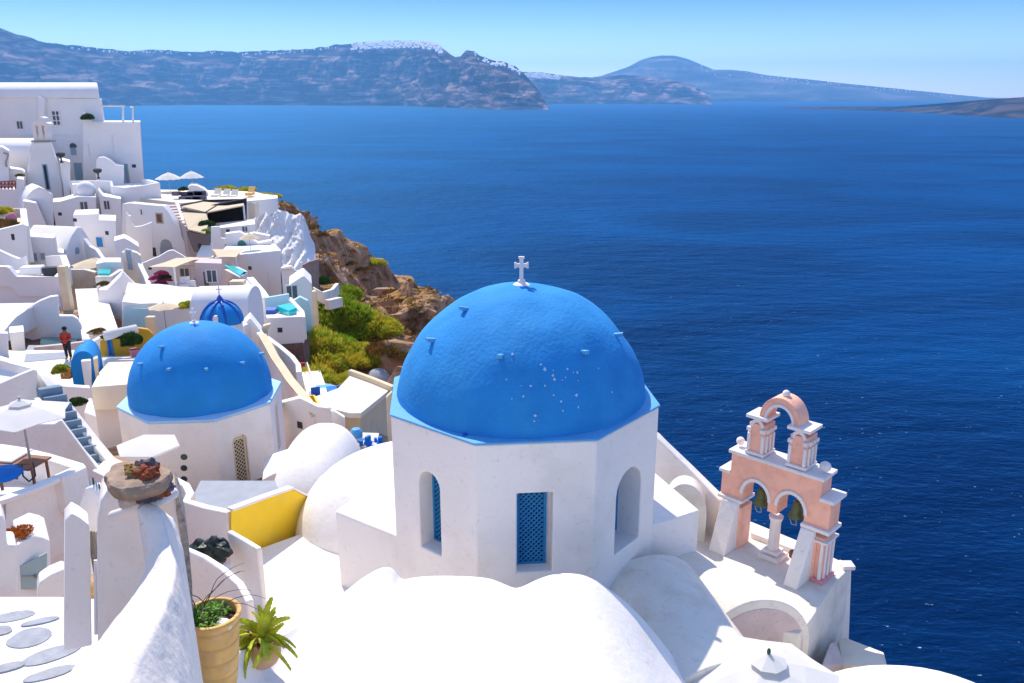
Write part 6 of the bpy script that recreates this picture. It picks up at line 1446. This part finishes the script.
for i in range(len(rowsS) - 1):
    for k in range(M2 - 1): F.append((i * M2 + k, i * M2 + k + 1, (i + 1) * M2 + k + 1, (i + 1) * M2 + k))
F.append(tuple(range(M2)))
cw = mk('curved_wall', V, F, ROUGHW, smooth=True, base=PY(130, 690, 6)); tag(cw, 'thick rough whitewashed wall curving down from the pillar towards the viewer', 'wall')
# big flat stone and lava stones
def rock(name, c, r, sq, m, label=None, cat='stone', seed=0, parent=None, rz=0, group=None, jit=.45):
    V = []; F = []; n = 40; mm = 22
    for j in range(mm + 1):
        th = math.pi * j / mm
        for i in range(n):
            a = 2 * math.pi * i / n; d = V3(math.sin(th) * math.cos(a), math.sin(th) * math.sin(a), math.cos(th))
            k = 1 + jit * noise.noise(d * 1.3 + V3(seed, 0, 0)) + jit * .4 * noise.noise(d * 3.1 + V3(seed, 4, 0)) + jit * .12 * noise.noise(d * 8 + V3(seed, 4, 0))
            f = lambda v: math.copysign(min(1, abs(v) * 1.25), v)
            q_ = V3(d.x * sq[0], d.y * sq[1], f(d.z) * sq[2]) * (r * k); V.append(Vector(c) + V3(q_.x * math.cos(rz) - q_.y * math.sin(rz), q_.x * math.sin(rz) + q_.y * math.cos(rz), q_.z))
    for j in range(mm):
        for i in range(n): F.append((j * n + i, j * n + (i + 1) % n, (j + 1) * n + (i + 1) % n, (j + 1) * n + i))
    o = mk(name, V, F, m, parent, smooth=False); weld(o)
    return tag(o, label, cat, group) if parent is None else o
def slab():
    """flat angular stone: outline polygon with chamfered, chipped sides"""
    topc = PY(143, 474, 7.55)
    out = [(104, 477), (110, 467), (120, 464), (135, 463.5), (152, 463), (163, 467), (172, 471), (171, 478), (160, 484), (140, 488), (124, 492), (110, 488)]
    z0 = topc.z; up = [PZ(x, y, z0) for x, y in out]; c = sum(up, Vector()) / len(up)
    V = []; F = []; n = len(up) * 4; rings = [(.35, .03), (.7, .032), (.95, .024), (1.0, .0), (1.0, -.05), (.93, -.11), (.82, -.15), (.6, -.16)]
    V.append(c + V3(0, 0, .03))
    for k_, (s, dz) in enumerate(rings):
        for i in range(n):
            a = up[i // 4]; b = up[(i // 4 + 1) % len(up)]; p = a.lerp(b, (i % 4) / 4); q_ = c + (p - c) * s + V3(0, 0, dz)
            q_ += V3(noise.noise(q_ * 7) * .03, noise.noise(q_ * 7 + V3(5, 0, 0)) * .03, noise.noise(q_ * 6 + V3(0, 5, 0)) * .035) * (1 if k_ > 1 else .5)
            V.append(q_)
    V.append(c - V3(0, 0, .17)); m_ = len(rings)
    for i in range(n): F.append((0, 1 + i, 1 + (i + 1) % n)); F.append((len(V) - 1, 1 + (m_ - 1) * n + (i + 1) % n, 1 + (m_ - 1) * n + i))
    for j in range(m_ - 1):
        for i in range(n): F.append((1 + j * n + i, 1 + j * n + (i + 1) % n, 1 + (j + 1) * n + (i + 1) % n, 1 + (j + 1) * n + i))
    return mk('flat_stone', V, F, STONE), c
st, sc_ = slab(); tag(st, 'big angular brown grey stone slab resting on the plastered pillar', 'stone')
for i, (px, py, r, m_, lab) in enumerate(((136, 474, .07, OCHSTONE, 'ochre lava stone at the left of the pile'), (143, 473, .075, REDSTONE, 'largest red lava stone in front of the pile'), (152, 473, .07, REDSTONE, 'red lava stone at the right of the pile'), (140, 466.5, .065, GREYSTONE, 'grey lava stone at the back of the pile'), (147, 466, .075, GREYSTONE, 'tall grey lava stone at the back right of the pile'), (130, 469, .055, OCHSTONE, 'small greenish ochre stone at the far left'), (147, 477, .05, REDSTONE, 'small red chip at the front of the pile'))):
    p = PZ(px, py, sc_.z + .05); rock('lava_stone', p, r, (1.1, .9, .75), m_, lab, 'stone', i * 3.1, rz=i, group='lava stones on the flat slab', jit=.7)
for i, (px, py, r, m_, lab) in enumerate(((131, 497, .105, PSTONE, 'pale stone wedged under the flat slab'), (148, 494, .10, GREYSTONE, 'dark stone wedged under the middle of the slab'), (161, 490, .085, REDSTONE, 'red stone wedged under the right end of the slab'), (167, 486, .06, PURP, 'mauve pebble at the right under the slab'))):
    rock('wedge_stone', PY(px, py, 7.55), r, (1.2, .9, .7), m_, lab, 'stone', i * 5 + 1, jit=.6, group='stones under the slab')

# terracotta pots
def roof_z(px, py):
    bpy.context.view_layer.update()
    dg = bpy.context.evaluated_depsgraph_get(); ok, loc, *_ = SC.ray_cast(dg, V3(0, 0, 0), ray(px, py).normalized()); return loc
_a, _b = roof_z(221, 690), roof_z(264, 664)
P1 = _a if _a is not None and 5 < _a.y < 11 else PY(221, 690, 8.2)
P2c = _b if _b is not None and 5 < _b.y < 11 else PY(264, 664, 8.6)
k1, k2 = P1.y / 9.2, P2c.y / 9.9
r1 = .335 * k1
bp_ = thing('potted_plant', 'large ribbed terracotta pot with low green plants in the left foreground', 'potted plant', P1)
topz = PY(222, 611, P1.y).z - .02; H1 = topz - P1.z
prof = [(.19 * k1, 0), (.20 * k1, .03)]
for i in range(100):
    t = i / 99; prof.append((.20 * k1 + (r1 - .20 * k1) * t ** .75 + (-.016 * max(0, math.sin(t * 6.28 * 4.5)) ** 6), .04 + t * (H1 - .10)))
prof += [(r1 + .022, H1 - .055), (r1 + .026, H1 - .01), (r1 + .012, H1), (r1 - .022, H1 - .004), (r1 - .03, H1 - .12)]
MB().lathe(P1, prof, 56, close=False).build('pot', TERRA, bp_, smooth=True)
MB().lathe(P1 + V3(0, 0, H1 - .13), [(.01, .012), (r1 * .5, .02), (r1 - .028, 0)], 32).build('soil', SOIL, bp_)
def leafblade(mb, p, d, L, w, bend=.4, seg=5):
    d = Vector(d).normalized(); s = d.cross(V3(0, 0, 1)); s = s.normalized() if s.length > .05 else V3(1, 0, 0); q_ = Vector(p); k = len(mb.V); V = []; F = []
    for i in range(seg + 1):
        t = i / seg; ww = w * math.sin(math.pi * min(1, .12 + t * .88)) ** .7 * (1 if i < seg else .05)
        V += [q_ - s * ww, q_ + V3(0, 0, -.15 * ww), q_ + s * ww]; dd = (d + V3(0, 0, -bend * t)).normalized(); q_ = q_ + dd * L / seg
    for i in range(seg): F += [(3 * i, 3 * i + 1, 3 * i + 4, 3 * i + 3), (3 * i + 1, 3 * i + 2, 3 * i + 5, 3 * i + 4)]
    mb.add(V, F)
r = random.Random(5); lm = MB(); ct = P1 + V3(0, 0, H1 - .1)
for _ in range(520):
    a = r.uniform(0, 6.28); rr_ = r1 * .85 * math.sqrt(r.random()); b = ct + V3(math.cos(a) * rr_ - .04, math.sin(a) * rr_, r.uniform(0, .16) * (1.2 - rr_ / r1)); 
    if b.x > ct.x + .12 and b.y < ct.y + .1: continue
    leafblade(lm, b, (r.gauss(0, 1), r.gauss(0, 1), r.uniform(.2, 1.3)), r.uniform(.03, .075), r.uniform(.008, .016), .6, 3)
lm.build('foliage', LEAF, bp_)
rock('white_stone', ct + V3(.17, -.12, .03), .075, (1.2, .9, .7), TRIM, parent=bp_, seed=4, jit=.3)
for k in range(9):
    tw_ = MB()
    p = ct + V3(r.uniform(-.25, .0), r.uniform(-.05, .2), 0); d = V3(r.uniform(-.5, .9), r.uniform(-.2, .4), 1.3).normalized(); pts_ = [p.copy()]
    for s_ in range(9):
        d = (d + V3(r.uniform(-.28, .3), r.uniform(-.2, .2), -.20 + r.uniform(-.1, .1))).normalized(); p = p + d * .085; pts_.append(p.copy())
    tw_.tube(pts_, lambda t: .007 * (1 - .7 * t), 5)
    tw_.build('twig', TWIG, bp_)
cp_ = thing('potted_cactus', 'round pale terracotta pot with a sprawling yellow green serrated succulent', 'potted plant', P2c)
MB().lathe(P2c, [(a_ * k2, b_ * k2) for a_, b_ in [(.13, 0), (.2, .06), (.245, .16), (.25, .24), (.22, .33), (.19, .38), (.21, .42), (.205, .44), (.175, .42), (.17, .36)]], 40, close=False).build('pot', TERRA2, cp_, smooth=True)
MB().lathe(P2c + V3(0, 0, .37 * k2), [(.01, .01), (.17 * k2, 0)], 20).build('soil', SOIL, cp_)
def strap(mb, p, d, L, w, curl, seg=11, droop=None):
    """flat scalloped succulent stem"""
    p = Vector(p); d = Vector(d).normalized(); side = d.cross(V3(0, -1, .3)).normalized(); V = []; F = []
    for i in range(seg * 2 + 1):
        t = i / (seg * 2); ww = w * (1 - .6 * t ** 3) * (1 + (.11 if i % 2 else -.09)) * min(1, .35 + t * 5) * (1 if i < seg * 2 else .2)
        side = (side - d * side.dot(d)).normalized(); nn = d.cross(side)
        V += [p - side * ww + nn * .004, p + nn * .014, p + side * ww + nn * .004, p - nn * .014]; d = (d + Vector(curl) / (seg * 2)).normalized(); p = p + d * L / (seg * 2)
    m_ = seg * 2
    for i in range(m_):
        a = 4 * i; b = a + 4; F += [(a, a + 1, b + 1, b), (a + 1, a + 2, b + 2, b + 1), (a + 2, a + 3, b + 3, b + 2), (a + 3, a, b, b + 3)]
    mb.add(V, F)
cm_ = P2c + V3(0, 0, .40 * k2)
strs = [((.25, 0, 1), .62, .045, (.2, 0, .1)), ((-.45, .0, 1), .55, .04, (-.9, 0, -1.1)), ((.5, -.1, 1), .42, .04, (.9, 0, -1.6)), ((.1, -.3, 1), .40, .04, (.2, -.4, -.8)), ((-.7, -.2, .9), .48, .04, (-1.2, 0, -.6)), ((.8, -.2, .6), .55, .04, (.6, -.3, -2.2)), ((-.2, -.7, .5), .5, .045, (-.2, -.2, -2.4)), ((-.6, -.5, .4), .5, .04, (.1, -.2, -2.6)),
        ((.4, -.5, .8), .42, .04, (.5, -.2, -2.2)), ((.9, .1, .4), .42, .035, (.6, 0, -1.4)), ((.2, -.9, .3), .4, .04, (.2, 0, -2.2)), ((-.1, .2, 1), .4, .04, (-.3, 0, .2)), ((.7, -.5, .3), .5, .04, (.8, 0, -1.9)), ((-.35, -.2, 1), .32, .04, (.3, 0, -.4)), ((.45, .1, 1), .46, .035, (.3, 0, -.1)), ((.05, -.5, 1), .3, .035, (0, -.5, -1.2))]
strs += [((r.uniform(-.8, .9), r.uniform(-.7, .1), r.uniform(.3, 1)), r.uniform(.28, .5), .034, (r.uniform(-.8, .8), -.3, r.uniform(-2.8, -.2))) for _ in range(22)]
for d, L, w, cv in strs:
    mb = MB(); strap(mb, cm_ + V3(r.uniform(-.08, .08), r.uniform(-.08, .08), -.02), (d[0] * .8, d[1], d[2] * 1.15), L * 1.12, w * 1.15, (cv[0] + r.uniform(-1, 1), cv[1] + r.uniform(-.6, .6), cv[2])); mb.build('leaf', LEAFY, cp_, smooth=False)
for i in range(6): 
    p = cm_ + V3(r.uniform(-.2, .15), -.15 - r.uniform(0, .1), r.uniform(.0, .25)); MB().ball(p, .018, 8, (1, 1, 1.5)).build('bud', REDSTONE, cp_, smooth=True)

# ------------------------------------------------------------------ small fittings found on the village walls
def fitting(px, py, w, h, kind):
    """a small opening or lamp set on whatever wall stands at this spot; it becomes a part of that house"""
    bpy.context.view_layer.update(); dg = bpy.context.evaluated_depsgraph_get()
    ok, loc, nor, idx, ob, mt = SC.ray_cast(dg, V3(0, 0, 0), ray(px, py).normalized())
    if not ok or abs(nor.z) > .3: return
    root = ob
    while root.parent is not None: root = root.parent
    root = SC.objects.get(root.name)
    if root is None or root.type != 'EMPTY': return
    n = V3(nor.x, nor.y, 0).normalized(); u = V3(-n.y, n.x, 0); z = V3(0, 0, 1); c = loc
    def bx(a0, a1, b0, b1, d0, d1): return MB().prism([c + u * a0 + z * b0 + n * d0, c + u * a1 + z * b0 + n * d0, c + u * a1 + z * b1 + n * d0, c + u * a0 + z * b1 + n * d0], n * (d1 - d0))
    if kind == 'lamp':
        MB().box(c + n * .12 - z * .2, w, w, h).build('lamp', DIM, root); return
    if kind == 'pipe':
        MB().bar(c + n * .06, c + n * .06 - z * h, .05, 6).build('pipe', TRIM, root); return
    m = {'vent': DIM, 'door': SHUT, 'window': DARK, 'blue': LATBLUE, 'green': GREENP}[kind]
    fr = MB(); f = .08
    for a0, a1, b0, b1 in ((-w / 2 - f, w / 2 + f, h / 2, h / 2 + f), (-w / 2 - f, -w / 2, -h / 2, h / 2), (w / 2, w / 2 + f, -h / 2, h / 2), (-w / 2 - f * 1.4, w / 2 + f * 1.4, -h / 2 - f, -h / 2)):
        fr.prism([c + u * a0 + z * b0, c + u * a1 + z * b0, c + u * a1 + z * b1, c + u * a0 + z * b1], n * .07)
    if kind != 'vent':
        fo = fr.build('door' if kind in ('door', 'blue', 'green') and h > 1.4 else 'window', TRIM, root); bx(-w / 2, w / 2, -h / 2, h / 2, -.02, .02).build('pane', m, fo)
        if kind == 'window': bx(-.03, .03, -h / 2, h / 2, .02, .05).build('mullion', TRIM, fo)
    else: bx(-w / 2, w / 2, -h / 2, h / 2, -.02, .02).build('vent', m, root)
for a_ in ((60, 214, .35, .35, 'vent'), (75, 220, .4, .3, 'vent'), (107, 233, .35, .35, 'vent'), (134, 166, .5, .4, 'vent'), (22, 193, .4, .3, 'vent'), (84, 206, .7, .9, 'window'), (47, 268, .5, .4, 'lamp'), (107, 205, .6, .9, 'window'),
           (112, 135, .3, 2.5, 'pipe'), (137, 196, .4, .4, 'vent'), (30, 240, .8, .5, 'vent'), (100, 242, .7, .9, 'blue'), (130, 260, .7, 1.6, 'door'), (38, 292, .3, .3, 'vent'), (12, 292, .3, .3, 'vent'), (250, 268, .3, .3, 'vent'), (268, 272, .3, 2.0, 'pipe'),
           (292, 292, .7, .9, 'window'), (228, 231, .35, .35, 'vent'), (245, 229, .5, .5, 'window'), (200, 246, .4, .5, 'vent'), (60, 310, .4, .4, 'vent'), (110, 310, .7, 1.5, 'door'), (133, 292, .35, .3, 'vent'), (185, 274, .7, .9, 'window'), (212, 276, .7, .9, 'window'),
           (280, 330, .3, .3, 'vent'), (16, 160, .5, .5, 'vent'), (88, 143, .3, 1.6, 'pipe'), (20, 125, .7, .9, 'window'), (150, 268, .3, .3, 'vent'), (150, 193, .3, .3, 'vent'), (300, 425, .3, .3, 'vent'), (60, 230, .3, .3, 'vent')):
    fitting(*a_)
